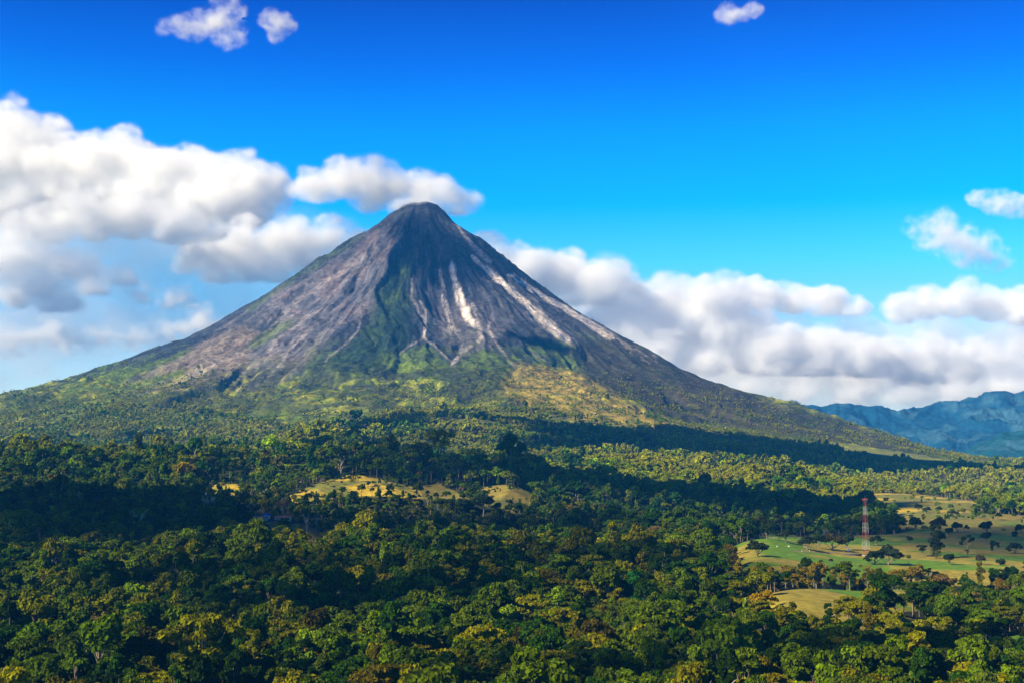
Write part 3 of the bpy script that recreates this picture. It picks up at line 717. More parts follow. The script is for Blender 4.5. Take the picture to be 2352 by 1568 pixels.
MRED = plain('faded_red_paint', (0.24, 0.025, 0.022), 0.6); MWHITE = plain('faded_white_paint', (0.46, 0.45, 0.44), 0.6)
def bar(m, p, q, w):
    m.tube([p, q], w, 4)
def lattice_tower(x, y, z, H=61.0, b0=3.1, b1=1.05):
    root = empty('lattice_tower', (x, y, z), 0.35)
    tag(root, 'tall red and white banded lattice radio mast standing in the right pasture', 'radio mast')
    f = MB()
    f.box(-b0 - .8, b0 + .8, -b0 - .8, b0 + .8, -1.5, .5)
    link('concrete_footing', f.mesh('concrete_footing', [plain('concrete', (.4, .38, .35), .9, .5)]), root)
    cuts = [0, .105, .27, .42, .585, .725, .87, 1.0]; hw = lambda t: b0 + (b1 - b0) * t
    cor = lambda t: [(sx * hw(t), sy * hw(t), t * H) for sx, sy in ((-1, -1), (1, -1), (1, 1), (-1, 1))]
    for i in range(7):
        t0, t1 = cuts[i], cuts[i + 1]; m = MB(); red = i % 2 == 0; nb = 2 if i < 4 else 3
        ts = np.linspace(t0, t1, nb + 1)
        for j in range(nb):
            A, B = cor(ts[j]), cor(ts[j + 1]); w = .13 - .04 * t0
            for k in range(4):
                bar(m, A[k], B[k], w); k2 = (k + 1) % 4
                bar(m, A[k], B[k2], w * .45); bar(m, A[k2], B[k], w * .45); bar(m, B[k], B[k2], w * .45)
        o = link('lattice_section', m.mesh('lattice_section', [MRED if red else MWHITE]), root); o['label'] = 'red lattice section' if red else 'white lattice section'
    m = MB(); bar(m, (.45, -.3, 1), (.3, -.3, H), .05); bar(m, (-.1, -.3, 1), (-.15, -.3, H), .05)
    for k in range(60): bar(m, (.42, -.3, 1 + k), (-.1, -.3, 1 + k), .03)
    link('ladder', m.mesh('ladder', [STEEL]), root)
    m = MB(); m.box(-2.1, 2.1, -2.1, 2.1, H - .1, H + .1)
    for a, b in (((-2.1, -2.1), (2.1, -2.1)), ((2.1, -2.1), (2.1, 2.1)), ((2.1, 2.1), (-2.1, 2.1)), ((-2.1, 2.1), (-2.1, -2.1))):
        bar(m, (*a, H + 1.2), (*b, H + 1.2), .07); bar(m, (*a, H), (*a, H + 1.2), .07)
    link('top_platform', m.mesh('top_platform', [RED]), root)
    for k in range(6):
        a = k * 1.047; m = MB(); m.box(-.22, .22, -.14, .14, -1.4, 1.4); o = link('panel_antenna', m.mesh('panel_antenna', [RED if k % 2 else STEEL]), root, (2.5 * math.cos(a), 2.5 * math.sin(a), H - .4)); o.rotation_euler = (0, 0, a + 1.57)
    m = MB(); bar(m, (0, 0, H), (0, 0, H + 4), .06); link('lightning_rod', m.mesh('lightning_rod', [STEEL]), root)
    KEEP_OUT.append((x, y, 16)); return root
tx, ty, tz = hit(1989, 1276)
lattice_tower(tx, ty, tz)
# compound wall, hut and dish at the foot of the mast
wx = tx - 15
cw = empty('compound_wall', (wx, ty - 5, tz), -0.06)
tag(cw, 'low dark block wall running left from the foot of the radio mast', 'wall')
m = MB(); m.box(-9, 9, -.15, .15, -1.5, 3.0); link('wall_panel', m.mesh('wall_panel', [DARK]), cw)
m = MB(); m.box(-9.1, 9.1, -.22, .22, 3.0, 3.14); link('coping', m.mesh('coping', [plain('wall_coping', (.3, .28, .26))]), cw)
for k in range(4):
    m = MB(); m.box(-.22, .22, -.26, .26, -1.5, 3.3); link('pier', m.mesh('pier', [DARK]), cw, (-8.9 + k * 5.93, 0, 0))
hut = empty('equipment_hut', (tx + 5.5, ty - 9, tz), 0.1)
tag(hut, 'small white equipment hut beside the foot of the radio mast', 'hut')
m = MB(); m.box(-3.2, 3.2, -2.2, 2.2, -1.5, 3.0); link('wall', m.mesh('hut_wall', [WHITE]), hut)
m = MB(); m.box(-3.6, 3.6, -2.6, 2.6, 3.0, 3.25); link('roof', m.mesh('hut_roof', [plain('light_grey_roof', (.55, .53, .5))]), hut)
m = MB(); m.box(-.5, .5, -2.26, -2.2, 0, 2.1); link('door', m.mesh('hut_door', [STEEL]), hut)
dish = empty('satellite_dish', (tx - 20, ty - 1, tz), 0.5)
tag(dish, 'white dish antenna on a post behind the dark wall by the mast', 'dish antenna')
m = MB(); m.tube([(0, 0, -1), (0, 0, 6.2)], .22, 8); link('post', m.mesh('dish_post', [DARK], True), dish)
V = []; Q = []
for i in range(6):
    for k in range(16):
        q = 1.9 * i / 5 + .02; a = k * math.pi / 8; V.append((q * math.cos(a), -.6 + q * q * -.16, 7.0 + q * math.sin(a)))
for i in range(5):
    for k in range(16): Q.append((i * 16 + k, i * 16 + (k + 1) % 16, i * 16 + 16 + (k + 1) % 16, i * 16 + 16 + k))
o = link('reflector', np_mesh('reflector', np.array(V), np.array(Q), [WHITE], smooth=True), dish); sm = o.modifiers.new('t', 'SOLIDIFY'); sm.thickness = .08
m = MB(); bar(m, (0, -.6, 7), (0, -2.2, 7), .07); m.box(-.2, .2, -2.5, -2.2, 6.8, 7.2); link('feed_horn', m.mesh('feed_horn', [STEEL]), dish)
KEEP_OUT.append((tx - 15, ty - 5, 14)); KEEP_OUT.append((tx + 5, ty - 14, 10))

def house(u, v, w, d, h, pitch, roofm, label, rz, wallm=CREAM, z_up=0.0):
    x, y, z = hit(u, v, surf=False); z += z_up
    r = empty('house', (x, y, z), rz); tag(r, label, 'house')
    m = MB(); m.box(-w, w, -d, d, -6, h)
    V = [(-w, -d, h), (-w, d, h), (-w, 0, h + pitch - .1), (w, -d, h), (w, d, h), (w, 0, h + pitch - .1)]
    m.add(V, [(0, 1, 2, 2), (3, 5, 4, 4)]); link('wall', m.mesh('house_wall', [wallm]), r)
    e = .7; s = pitch / d; m = MB(); t = .18
    for sg in (-1, 1):
        m.add([(-w - e, sg * (d + e), h - s * e), (w + e, sg * (d + e), h - s * e), (w + e, 0, h + pitch), (-w - e, 0, h + pitch),
               (-w - e, sg * (d + e), h - s * e + t), (w + e, sg * (d + e), h - s * e + t), (w + e, 0, h + pitch + t), (-w - e, 0, h + pitch + t)],
              [(0, 1, 2, 3), (4, 7, 6, 5), (0, 4, 5, 1), (0, 3, 7, 4), (1, 5, 6, 2)])
    rf = link('roof', m.mesh('house_roof', [roofm]), r)
    m = MB(); m.box(-w - e, w + e, -.18, .18, h + pitch + .1, h + pitch + .32); link('ridge_cap', m.mesh('ridge_cap', [roofm]), rf)
    m = MB(); m.box(-.5, .5, -d - .06, -d, 0, 2.1); link('door', m.mesh('house_door', [DOORB]), r)
    for k in (-.62, .62):
        m = MB(); m.box(k * w - .7, k * w + .7, -d - .05, -d, 1.0, 2.2); wn = link('window', m.mesh('house_window', [GLASS]), r)
        m = MB(); m.box(k * w - .85, k * w + .85, -d - .12, -d - .05, .8, 1.0); link('sill', m.mesh('window_sill', [WHITE]), wn)
    KEEP_OUT.append((x, y, max(w, d) + 3)); KEEP_OUT.append((x - 6, y - 14, 9)); KEEP_OUT.append((x + 7, y - 14, 9)); KEEP_OUT.extend([(x * (1 - q / y), y - q, 18) for q in (26, 44, 62, 80, 98, 116)])
    return x, y, z
HX = house(598, 1196, 8.5, 5.0, 3.2, 2.6, TILE, 'terracotta roofed house in the forest clearing, left one of the two terracotta roofs', 0.25)
house(612, 1190, 4.5, 3.2, 4.5, 1.4, BLUE, 'small blue roofed house tucked behind the terracotta roof in the forest', 0.1, WHITE)
house(650, 1194, 9.5, 4.5, 3.0, 2.3, TILE, 'long terracotta roofed house right at the top of the bare olive slope', -0.08)
house(1368, 1243, 4.5, 3.0, 3.0, 1.4, TIN, 'pale teal tin roofed shed glimpsed among dark trees below the volcano', 0.5, WHITE)

def skinned(name, verts, edges, radii, mat, sub=1):
    me = bpy.data.meshes.new(name); me.from_pydata(verts, edges, []); me.materials.append(mat)
    o = link(name, me); sk = o.modifiers.new('skin', 'SKIN'); sv = me.skin_vertices[0].data
    for i, q in enumerate(radii): sv[i].radius = q if hasattr(q, '__len__') else (q, q)
    sv[0].use_root = True
    ss = o.modifiers.new('sub', 'SUBSURF'); ss.levels = sub; ss.render_levels = sub
    return o
def cow(u, v, mat, label, rz, graze, grp):
    x, y, z = hit(u, v)
    vs = [(0,0,1.05),(.55,0,1.1),(-.6,0,1.12),(.9,0,1.3 if not graze else .95),(1.2,0,1.5 if not graze else .45),(1.5,0,1.38 if not graze else .15),
          (.55,.22,.75),(.58,.22,.4),(.56,.22,.03),(.55,-.22,.75),(.5,-.22,.4),(.52,-.22,.03),(-.65,.22,.8),(-.72,.22,.45),(-.66,.22,.03),(-.65,-.22,.8),(-.76,-.22,.45),(-.7,-.22,.03),(-.88,0,1.1),(-.95,0,.6),(1.12,.2,1.55 if not graze else .55),(1.12,-.2,1.55 if not graze else .55)]
    es = [(0,1),(0,2),(1,3),(3,4),(4,5),(1,6),(6,7),(7,8),(1,9),(9,10),(10,11),(2,12),(12,13),(13,14),(2,15),(15,16),(16,17),(2,18),(18,19),(4,20),(4,21)]
    rd = [(.34,.40),(.30,.36),(.28,.34),.17,.14,.09,.13,.07,.06,.13,.07,.06,.15,.08,.06,.15,.08,.06,.05,.03,.04,.04]
    o = skinned('cow', vs, es, rd, mat); o.location = (x, y, z); o.rotation_euler = (0, 0, rz); tag(o, label, 'cow', grp)
WCOAT = plain('white_coat', (.72, .69, .63), .9); BCOAT = plain('dark_coat', (.03, .022, .018), .9)
cow(1785, 1255.6, WCOAT, 'white cow standing at the left on the green pasture left of the mast', .3, False, 'white cattle on the green pasture')
cow(1812, 1255.6, WCOAT, 'white cow grazing at the right on the green pasture left of the mast', 2.7, True, 'white cattle on the green pasture')
cow(2087, 1154.6, BCOAT, 'dark cow on the golden field above the mast, right one of two', .2, True, 'dark cattle on the golden field')
cow(2075, 1158, BCOAT, 'dark cow on the golden field above the mast, left one of two', 3.0, False, 'dark cattle on the golden field')
POSTW = plain('weathered_post', (.55, .5, .42), .9, 1.0)
def utility_pole(u, v, H, label):
    x, y, z = hit(u, v); r = empty('utility_pole', (x, y, z), .2); tag(r, label, 'pole')
    m = MB(); m.tube([(0, 0, -2), (0, 0, H)], [.22, .14], 8); link('shaft', m.mesh('shaft', [POSTW], True), r)
    m = MB(); m.box(-1.1, 1.1, -.08, .08, H - .8, H - .62); ca = link('crossarm', m.mesh('crossarm', [DOORB]), r)
    for k in (-.9, 0, .9): m = MB(); m.tube([(k, 0, H - .62), (k, 0, H - .35)], [.07, .05], 6); link('insulator', m.mesh('insulator', [WHITE], True), ca)
    KEEP_OUT.append((x, y - 4, 4))
utility_pole(1847, 1257, 11, 'thin pole beside the two white cows on the green pasture')
utility_pole(2028.5, 1188, 13, 'pale pole on the dark pasture up and right of the mast')
for (u, v, lab) in ((1842, 1267, 'short pale fence post at the left beside the dirt track left of the mast'), (1859, 1265.5, 'short pale fence post at the right beside the dirt track left of the mast')):
    x, y, z = hit(u, v); m = MB(); m.tube([(0, 0, -.5), (0, 0, 1.9), (0, 0, 2.0)], [.28, .24, .1], 7); tag(link('fence_post', m.mesh('fence_post', [POSTW]), None, (x, y, z)), lab, 'post', 'fence posts by the dirt track')
# dirt tracks: thin sheets on the pasture
def track(name, pts, w, mat, label):
    P = []
    for u, v in pts: x, y, z = hit(u, v); P.append((x, y))
    P = np.array(P); tt = np.linspace(0, len(P) - 1, 24 * len(P)); cx = np.interp(tt, range(len(P)), P[:, 0]); cyy = np.interp(tt, range(len(P)), P[:, 1])
    k = np.ones(25) / 25; cx = np.convolve(np.pad(cx, 12, 'edge'), k, 'valid'); cyy = np.convolve(np.pad(cyy, 12, 'edge'), k, 'valid')
    dx = np.gradient(cx); dy = np.gradient(cyy); L = np.hypot(dx, dy) + 1e-6; nx = -dy / L; ny = dx / L; V = []
    for s in np.linspace(-1, 1, 5): X = cx + nx * w * s; Y = cyy + ny * w * s; V.append(np.stack([X, Y, gz(X, Y) + .12], 1))
    n = len(cx); V = np.concatenate(V); I = np.arange(5 * n).reshape(5, n); Q = np.stack([I[:-1, :-1], I[:-1, 1:], I[1:, 1:], I[1:, :-1]], -1).reshape(-1, 4)
    tag(link(name, np_mesh(name, V, Q, [mat], smooth=True)), label, kind='structure')
DIRT = plain('dry_dirt', (.20, .14, .09), .95, .2); DUST = plain('pale_dust', (.46, .38, .27), .95, .2)
track('dirt_track', [(1818, 1266), (1860, 1266.5), (1910, 1268), (1955, 1271)], 2.6, DIRT, 'brown dirt track leading to the mast')
track('dust_road', [(1640, 1240), (1690, 1236), (1750, 1234), (1790, 1233)], 3.2, DUST, 'pale dusty road glimpsed under the pasture trees')

# ---------------------------------------------------------------- single trees
TREES = []
def set_tint(o, c): o['tint'] = (float(c[0]), float(c[1]), float(c[2]))
def plant(kind, x, y, z, sc, tint, label, group, rz=0.0, cat='tree', var=0, shrink=1.0, sz=None):
    loc = (x, y, z); sz = sz or sc
    if kind == 'bare':
        o = link('bare_tree', BARE[var % 3], None, loc); o.rotation_euler = (0, 0, rz); o.scale = (sc * shrink, sc * shrink, sz); tag(o, label, cat, group); TREES.append(o); return o
    if kind == 'palm': cm, tm = PALM; nm = 'palm_tree'
    else:
        c = [t for t in NEAR if t[0] == kind]; _, cm, tm = c[var % len(c)]; nm = {'umbrella': 'umbrella_tree', 'cone': 'conical_tree', 'bush': 'bush', 'tall': 'vine_covered_tree'}.get(kind, 'forest_tree')
    r = empty(nm, loc, rz); r.scale = (sc * shrink, sc * shrink, sz); tag(r, label, cat, group)
    a = link('fronds' if kind == 'palm' else 'crown', cm, r); set_tint(a, tint); link('trunk', tm, r); TREES.append(r); return r
LIME = (.20, .30, .012); EMER = (.018, .10, .016); ORNG = (.22, .105, .012); BRIGHT = (.07, .17, .012); TAN = (.20, .14, .045); DKG = (.018, .036, .012); YEL = (.26, .22, .012); BROWN = (.10, .055, .022)
HALF = {'round': 6.9, 'broad': 9.3, 'umbrella': 10.8, 'tall': 4.4, 'cone': 6.2, 'sparse': 6.2, 'bush': 7.0, 'bare': 6.0, 'palm': 5}
SPEC = [  # kind, u, v of base, half width in photo px, height factor, tint, label, var
 ('cone',1712,1412,13,1.6,LIME,'bright lime conical tree standing out above the pasture trees lower right',0),
 ('cone',1455,1385,40,.95,EMER,'large emerald green conical tree left of the lower right pasture',0),
 ('round',726,1102,11,1.0,LIME,'small bright lime tree on the left grassy hill below the volcano',0),
 ('umbrella',437,1282,24,.9,(.15,.10,.045),'tan brown umbrella tree rising from the dark left forest',0),
 ('bare',783,1092,9,1.6,TAN,'dead pale tree on the crest of the left grassy hill',0),
 ('round',946,1102,15,1.0,DKG,'dark round tree on the grassy ridge, leftmost of the four in a row',0),
 ('round',990,1106,16,1.0,DKG,'dark round tree on the grassy ridge, second from left in the row',1),
 ('round',1052,1106,22,.95,DKG,'dark round tree on the grassy ridge, widest of the row',0),
 ('round',1132,1102,14,1.1,DKG,'dark round tree standing alone at the right end of the grassy ridge',1),
 ('bush',1065,1170,20,1.1,DKG,'dark bushy tree in the hollow of the grassy hills',0),
 ('broad',1110,1180,30,.95,DKG,'dark broad tree at the foot of the grassy hills, right of the bushy one',0),
 ('broad',650,1182,22,1.1,TAN,'tan forked tree against the yellow hillside above the terracotta roofs',1),
 ('umbrella',1505,1232,30,.8,(.19,.13,.05),'wide tan flat topped tree at the edge of the dark forest left of the mast',1),
 ('round',1368,1212,14,.9,YEL,'yellow topped tree in the bright strip below the volcano',0),
 ('bush',830,1560,26,1.2,(.10,.15,.012),'fresh green tree at the bottom edge left of the centre',0),
 ('round',1245,1505,24,1.0,YEL,'brightest yellow tree in the lower centre foreground',0),
 ('round',1290,1520,22,1.0,(.17,.20,.012),'lime yellow tree right of the brightest yellow tree',1),
 ('broad',1120,1470,38,.95,(.14,.17,.012),'broad yellow green tree in the lower centre foreground',1),
 ('broad',1578,1500,26,1.1,ORNG,'orange flushed tree in the lower right foreground',0),
 ('broad',1860,1600,42,.9,ORNG,'orange red crown cut by the bottom edge on the right',0),
 ('broad',105,1470,34,.9,(.24,.11,.015),'orange brown crown in the lower left foreground',1),
 ('umbrella',240,1440,52,.9,(.15,.13,.015),'golden flat crown in the lower left foreground',0),
 ('bare',236,1530,30,1.05,TAN,'large bare pale limbed tree in the lower left foreground',1),
 ('bare',705,1225,8,1.9,TAN,'tall bare tree on the olive slope by the terracotta roofs',2),
 ('bare',728,1212,7,1.8,TAN,'thin bare tree on the olive slope right of the tall bare one',0),
 ('sparse',1590,1500,28,1.2,(.13,.10,.02),'thin leaved tree right of the orange flushed tree',0),
 ('round',1590,1545,24,1.2,BRIGHT,'fresh green rounded tree near the bottom edge below the lime conical tree',0),
 ('umbrella',2090,1545,46,.9,(.05,.13,.012),'green layered umbrella tree near the bottom right corner',0),
 ('umbrella',2170,1520,40,.9,(.10,.13,.015),'layered umbrella tree between the corner tree and the right pasture',1),
 ('broad',1185,1560,34,1.1,(.04,.10,.02),'deep green tree at the bottom edge below the yellow trees',0),
 ('cone',1975,1580,32,1.25,(.11,.14,.012),'yellow green layered conical tree at the bottom edge on the right',0),
 ('bush',560,1445,26,1.1,BRIGHT,'bright green bushy tree in the left centre foreground',0),
 ('palm',148,1432,16,1.0,YEL,'yellow palm in the left foreground forest',0),
 ('palm',22,1430,18,1.0,YEL,'yellow palm at the left edge of the foreground forest',0),
 ('umbrella',2225,1400,50,.95,(.14,.12,.018),'wide golden umbrella tree at the right behind the small pasture',1),
 ('umbrella',2150,1372,46,1.0,(.15,.10,.03),'tall tan umbrella tree on the right side below the dark pasture',0),
]
for kd, u, v, hw, hf, tint, lab, var in SPEC:
    x, y, z = hit(u, v - 8, surf=True); sc = hw * y / FD / HALF[kd]; z = gz(x, y); zs = base_z(np.array([x]), np.array([y]))[0][0]
    sz_ = max(sc * hf, (zs - z + sc * hf * 9) / 20)
    plant(kd, x, y, z, sc, tint, lab, None, rz=(u * 7.3) % 6.28, cat='palm tree' if kd == 'palm' else 'tree', var=var, sz=sz_)
    KEEP_OUT.append((x, y, HALF[kd] * sc * .8)); KEEP_OUT.append((x, y - HALF[kd] * sc * 1.3, HALF[kd] * sc * .75))
PAST = [(435,437,25,'bush'),(620,432,60,'round'),(745,455,50,'round'),(550,548,85,'broad'),(890,502,75,'broad'),(975,492,55,'round'),(1060,502,85,'broad'),(1160,502,60,'round'),(1052,592,18,'round'),(1360,475,55,'broad'),(1440,605,105,'broad'),(1345,600,75,'broad'),
        (1580,458,27,'round'),(1480,412,45,'round'),(1670,545,52,'umbrella'),(1760,560,52,'tall'),(1850,604,42,'round'),(1850,408,32,'round'),(1780,388,58,'round'),(1900,384,55,'broad'),(2100,458,42,'round'),(2100,398,50,'round'),(1970,535,48,'sparse'),(2170,528,30,'sparse'),
        (2290,528,62,'broad'),(2060,604,38,'round'),(1780,252,32,'round'),(1880,278,48,'broad'),(2050,242,26,'round'),(2190,245,28,'sparse'),(2290,215,50,'broad'),(1700,255,46,'broad'),(1640,245,42,'round'),(1620,374,52,'round'),(330,395,45,'round'),(480,395,48,'broad'),(720,400,45,'sparse'),(820,400,50,'round'),(2200,605,30,'bush'),(2330,390,50,'broad')]
pl_lab = {'round': 'round', 'broad': 'broad spreading', 'umbrella': 'tiered flat topped', 'tall': 'slender vine covered', 'sparse': 'thin leaved', 'bush': 'low bushy'}
info = []
rngp = np.random.RandomState(9)
for X, Y, rad, kd in PAST:
    u = 1550.4 + X * .3408; v = 1091 + Y * .3408
    x, y, z = hit(u, v); rad = rad * (.75 if Y < 300 else 1); sc = rad * .3408 * y / FD / HALF[kd]
    col = [DKG, (.024, .04, .012), (.03, .045, .02), (.05, .045, .02)][rngp.randint(4)]
    info.append([kd, u, v, x, y, z, sc, col])
KEEP_OUT.extend([(W3(q, 1230, D)[0], D, 13) for q, D in ((668, 1440), (690, 1430), (712, 1440), (680, 1460), (702, 1462))])
def side(u, v):
    if u < 1960: return 'left of the mast'
    if u < 2060: return 'right beside the mast' if v > 1230 else 'above and right of the mast'
    return 'far right of mast' if u < 2220 else 'near the right edge'
def row(v): return 'on the golden upper field' if v < 1188 else ('on the middle pasture' if v < 1245 else ('on the near pasture' if v < 1280 else 'on the pasture front edge'))
ORD = ['first', 'second', 'third', 'fourth', 'fifth', 'sixth', 'seventh', 'eighth', 'ninth', 'tenth', 'eleventh', 'twelfth', 'thirteenth', 'fourteenth', 'fifteenth', 'sixteenth']
def rank_labels(items, base):
    """items: list of (key phrase, u); adds an ordinal from the left where a phrase repeats"""
    out = [None] * len(items); by = {}
    for i, (k, u) in enumerate(items): by.setdefault(k, []).append(i)
    for k, L in by.items():
        L.sort(key=lambda i: items[i][1])
        for n, i in enumerate(L): out[i] = k if len(L) == 1 else k + ', ' + (ORD[n] + ' from left' if n < len(ORD) else 'rightmost')
    return out
labs = rank_labels([('dark %s tree %s %s' % (pl_lab[i[0]], row(i[2]), side(i[1], i[2])), i[1]) for i in info], '')
for i, lab in zip(info, labs):
    kd, u, v, x, y, z, sc, col = i
    plant(kd, x, y, z - {'round': 6.0, 'broad': 6.5, 'umbrella': 3.0}.get(kd, 1.0) * sc, sc, col, lab, 'trees scattered over the right pasture', rz=(u * 3.1) % 6.28, var=int(u) % 2); KEEP_OUT.append((x, y, 6 * sc))

# ---------------------------------------------------------------- forest
rngf = np.random.RandomState(77)
P = np.concatenate([scatter(rngf, 560, 1750, 11.5), scatter(rngf, 1750, 3300, 12.0), scatter(rngf, 3300, 6600, 14.5, 0.41), scatter(rngf, 4700, 6700, 13.0, 0.41)])
is_shrub = np.arange(len(P)) >= len(P) - len(scatter(np.random.RandomState(1), 4700, 6700, 13.0, 0.41))
x, y = P[:, 0], P[:, 1]
z = np.zeros(len(x)); h = np.zeros(len(x)); r = np.zeros(len(x)); g = np.zeros(len(x), int)
for i in range(0, len(x), 100000): sl = slice(i, i + 100000); z[sl], h[sl], r[sl], g[sl] = forest_floor(x[sl], y[sl])
u, v = uv_of(x, y, z)
line = np.interp(u, [-100, 0, 230, 400, 560, 700, 900, 1000, 1230, 1400, 1600, 1800, 1950, 2150, 2352], [955, 955, 925, 925, 960, 975, 958, 935, 935, 960, 985, 1015, 1030, 1058, 1070])
nz = fbm(x / 160, y / 160, o=4, seed=201); nz2 = fbm(x / 45, y / 45, o=3, seed=203); big = fbm(x / 420, y / 420, o=3, seed=205)
dens = sstep(-22, 16, (v - line) + (nz - .5) * 70)
dens = np.where(y < 3300, 1.0, dens)
scr = (v < line + 10) & (v > line - 130) & (h > .2)
dens = np.maximum(dens, np.where(scr, .55 * sstep(.40, .60, nz2) * sstep(-125, -15, v - line), 0))
OLIVE = np.array([P_[3] in ('gold', 'olive') for P_ in GRASS] + [False])
ingrass = g > 0; og = OLIVE[np.clip(g - 1, -1, 99)]
dens = np.where(ingrass, np.where(og & (y > 1500), np.where(y < 3100, np.where(x / y > .2, .02 + .6 * (np.abs(fbm(x / 230, y / 330, o=3, seed=221) - .5) < .011), .07 + .32 * sstep(.54, .66, nz2)), .1), .012), dens)
dens = np.where((y > 1150) & (y < 2600) & (x / y > .2) & ~ingrass, dens * (.35 + .65 * sstep(.4, .55, nz2)), dens)
gap = fbm(x / 210, y / 130, o=4, seed=211)
dens = np.where((y > 2900) & (y < 5600) & ~is_shrub, dens * (1 - .72 * sstep(.54, .63, gap)), dens)
dens = np.where(is_shrub & ~scr, 0, dens)
keep = rngf.uniform(0, 1, len(x)) < dens
for kx, ky, kr in KEEP_OUT: keep &= ~((x - kx) ** 2 + (y - ky) ** 2 < kr * kr)
keep &= ~((r < 1300))
x, y, z, h, r, g, u, v, nz, nz2, big = [q[keep] for q in (x, y, z, h, r, g, u, v, nz, nz2, big)]
n = len(x); print('forest points', n)
lod = np.where(y < 1700, 0, np.where(y < 3500, 1, 2))
sc = rngf.uniform(.62, 1.15, n) * (.72 + .6 * nz2); sc = np.where(rngf.uniform(0, 1, n) < .06, sc * 1.3, sc)
sc = np.where(y < 1800, sc * (1.0 + .24 * sstep(1800, 1400, y)), sc); sc = np.where((x / y > .14) & (y > 1080) & (y < 1600), sc * .68, sc); sc = np.where((x / y > .12) & (y > 780) & (y <= 1080), sc * .78, sc); sc = np.where((y > 1700) & (y < 2300) & (x / y < .03) & (x / y > -.20), sc * .72, sc); sc = np.where((u > 550) & (u < 770) & (y > 1300) & (y < 1800), sc * .68, sc); sc = np.where(g > 0, sc * np.where(x / y > .14, .5, .5), sc); sc = np.where((y > 3300), sc * (.62 + .2 * (1 - h)), sc); sc = np.where((h > .5) & (v < line[keep] + 5), sc * .55, sc)
sc = np.where(y > 2300, sc * (.55 + .95 * fbm(x / 95, y / 95, o=3, seed=213)) * np.where(rngf.uniform(0, 1, n) < .07, 1.5, 1.0), sc)
sz = sc * rngf.uniform(.9, 1.4, n)
rot = rngf.uniform(0, 6.28, n)
ut0, vt0 = u, v
# tint: patches of one species plus single trees of another
pi = rngf.choice(10, n, p=PAL_P); bi = (fbm(x / 90, y / 90, o=2, seed=207) * 9.99 * 1.3 - 1.5).clip(0, 9).astype(int)
bi = np.array([0, 1, 2, 0, 5, 5, 6, 1, 2, 3])[bi]; pi = np.where(rngf.uniform(0, 1, n) < .50, bi, pi)
tint = PALETTE[pi] * rngf.uniform(.62, 1.15, (n, 1))
warm = sstep(2200, 1200, y)[:, None] * sstep(.36, .55, big)[:, None]
tint = tint * (1 + warm * np.array([.50, .26, -.35]))
tan = (ut0 > 1670) & (ut0 < 2110) & (vt0 > 1300) & (vt0 < 1362) & (rngf.uniform(0, 1, n) < .7)
tint[tan] = tint[tan] * .3 + np.array((.20, .135, .035)) * .75; pi[tan] = 7
aut = rngf.uniform(0, 1, n) < .003; tint[aut] = np.array((.13, .085, .012)); pi[aut] = 8
lim = rngf.uniform(0, 1, n) < .010; tint[lim] = np.array(LIME) * .75; pi[lim] = 3
far_gold = sstep(2300, 3100, y)[:, None] * sstep(.34, .52, nz)[:, None]
tint = tint * (1 + 1.1 * sstep(1900, 2900, y)[:, None]) * np.array([1.1, 1.15, .4])
tint = tint * (1 - far_gold * .6) + np.array((.38, .37, .008)) * far_gold * .6
k_i = np.zeros(n, int); kk = np.empty(n, object)
pr = {0: [.14, .13, .11, .14, .12, .12, .05, .06, .04, .045, .02, .015, .01], 1: [.18, .16, .10, .12, .06, .14, .12, .06, .04, .02], 2: [.22, .2, .12, .16, .2, .1]}
for L, nm in ((0, 'near'), (1, 'mid'), (2, 'far')):
    m = np.nonzero(lod == L)[0]; p = np.array(pr[L]); p /= p.sum()
    c = rngf.choice(len(SRC[nm]), len(m), p=p)
    k_i[m] = np.array([SRC[nm][q][1] for q in c]); kk[m] = [SRC[nm][q][0] for q in c]
# the foreground trees that show largest become objects of their own
N_OWN = 300 - len(TREES)
hz = 20 * sz; ut, vt = uv_of(x, y, z + hz * .9)
hw = np.array([HALF[q] for q in kk]) * sc
cand = np.nonzero((lod == 0) & (vt < 1560) & (np.abs(ut - 1176) < 1176) & (g == 0))[0]
show = (hw[cand] * 2 * FD / y[cand]) * np.minimum(hz[cand] * .6 * FD / y[cand], 1568 - vt[cand])
own = cand[np.argsort(-show)[:N_OWN]]
form = {'round': 'round crowned', 'broad': 'broad crowned', 'umbrella': 'flat topped', 'tall': 'vine draped', 'cone': 'conical', 'sparse': 'sparse leaved', 'bush': 'low bushy', 'bare': 'leafless grey', 'palm': 'feathery palm'}
def zone(u, v):
    a = ['at the left edge', 'left of leafless tree', 'right of leafless tree', 'below the terracotta roofs', 'left below the summit', 'below the summit', 'left of the yellow trees',
         'right of yellow trees', 'below emerald tree', 'below the lime tree', 'left below the mast', 'right below the mast', 'at the right edge'][min(12, int(max(0, u) / 181))]
    return a + (' along the bottom edge' if v > 1500 else (' in the lower foreground' if v > 1430 else ' in the mid foreground'))
items = []
for i in own: items.append((('%s %s tree %s' % (PAL_NAME[pi[i]] if kk[i] != 'bare' else 'pale', form[kk[i]], zone(ut[i], vt[i]))).replace('very dark green', 'blackish').replace(' in the ', ', ').replace('along the bottom edge', 'bottom edge'), ut[i]))
labs = rank_labels(items, '')
for i, lab in zip(own, labs):
        plant(kk[i], x[i], y[i], z[i], sc[i], tint[i], lab, 'trees of the foreground forest', rz=rot[i], cat='palm tree' if kk[i] == 'palm' else 'tree', var=i % 2, sz=sz[i])
rest = np.ones(n, bool); rest[own] = False

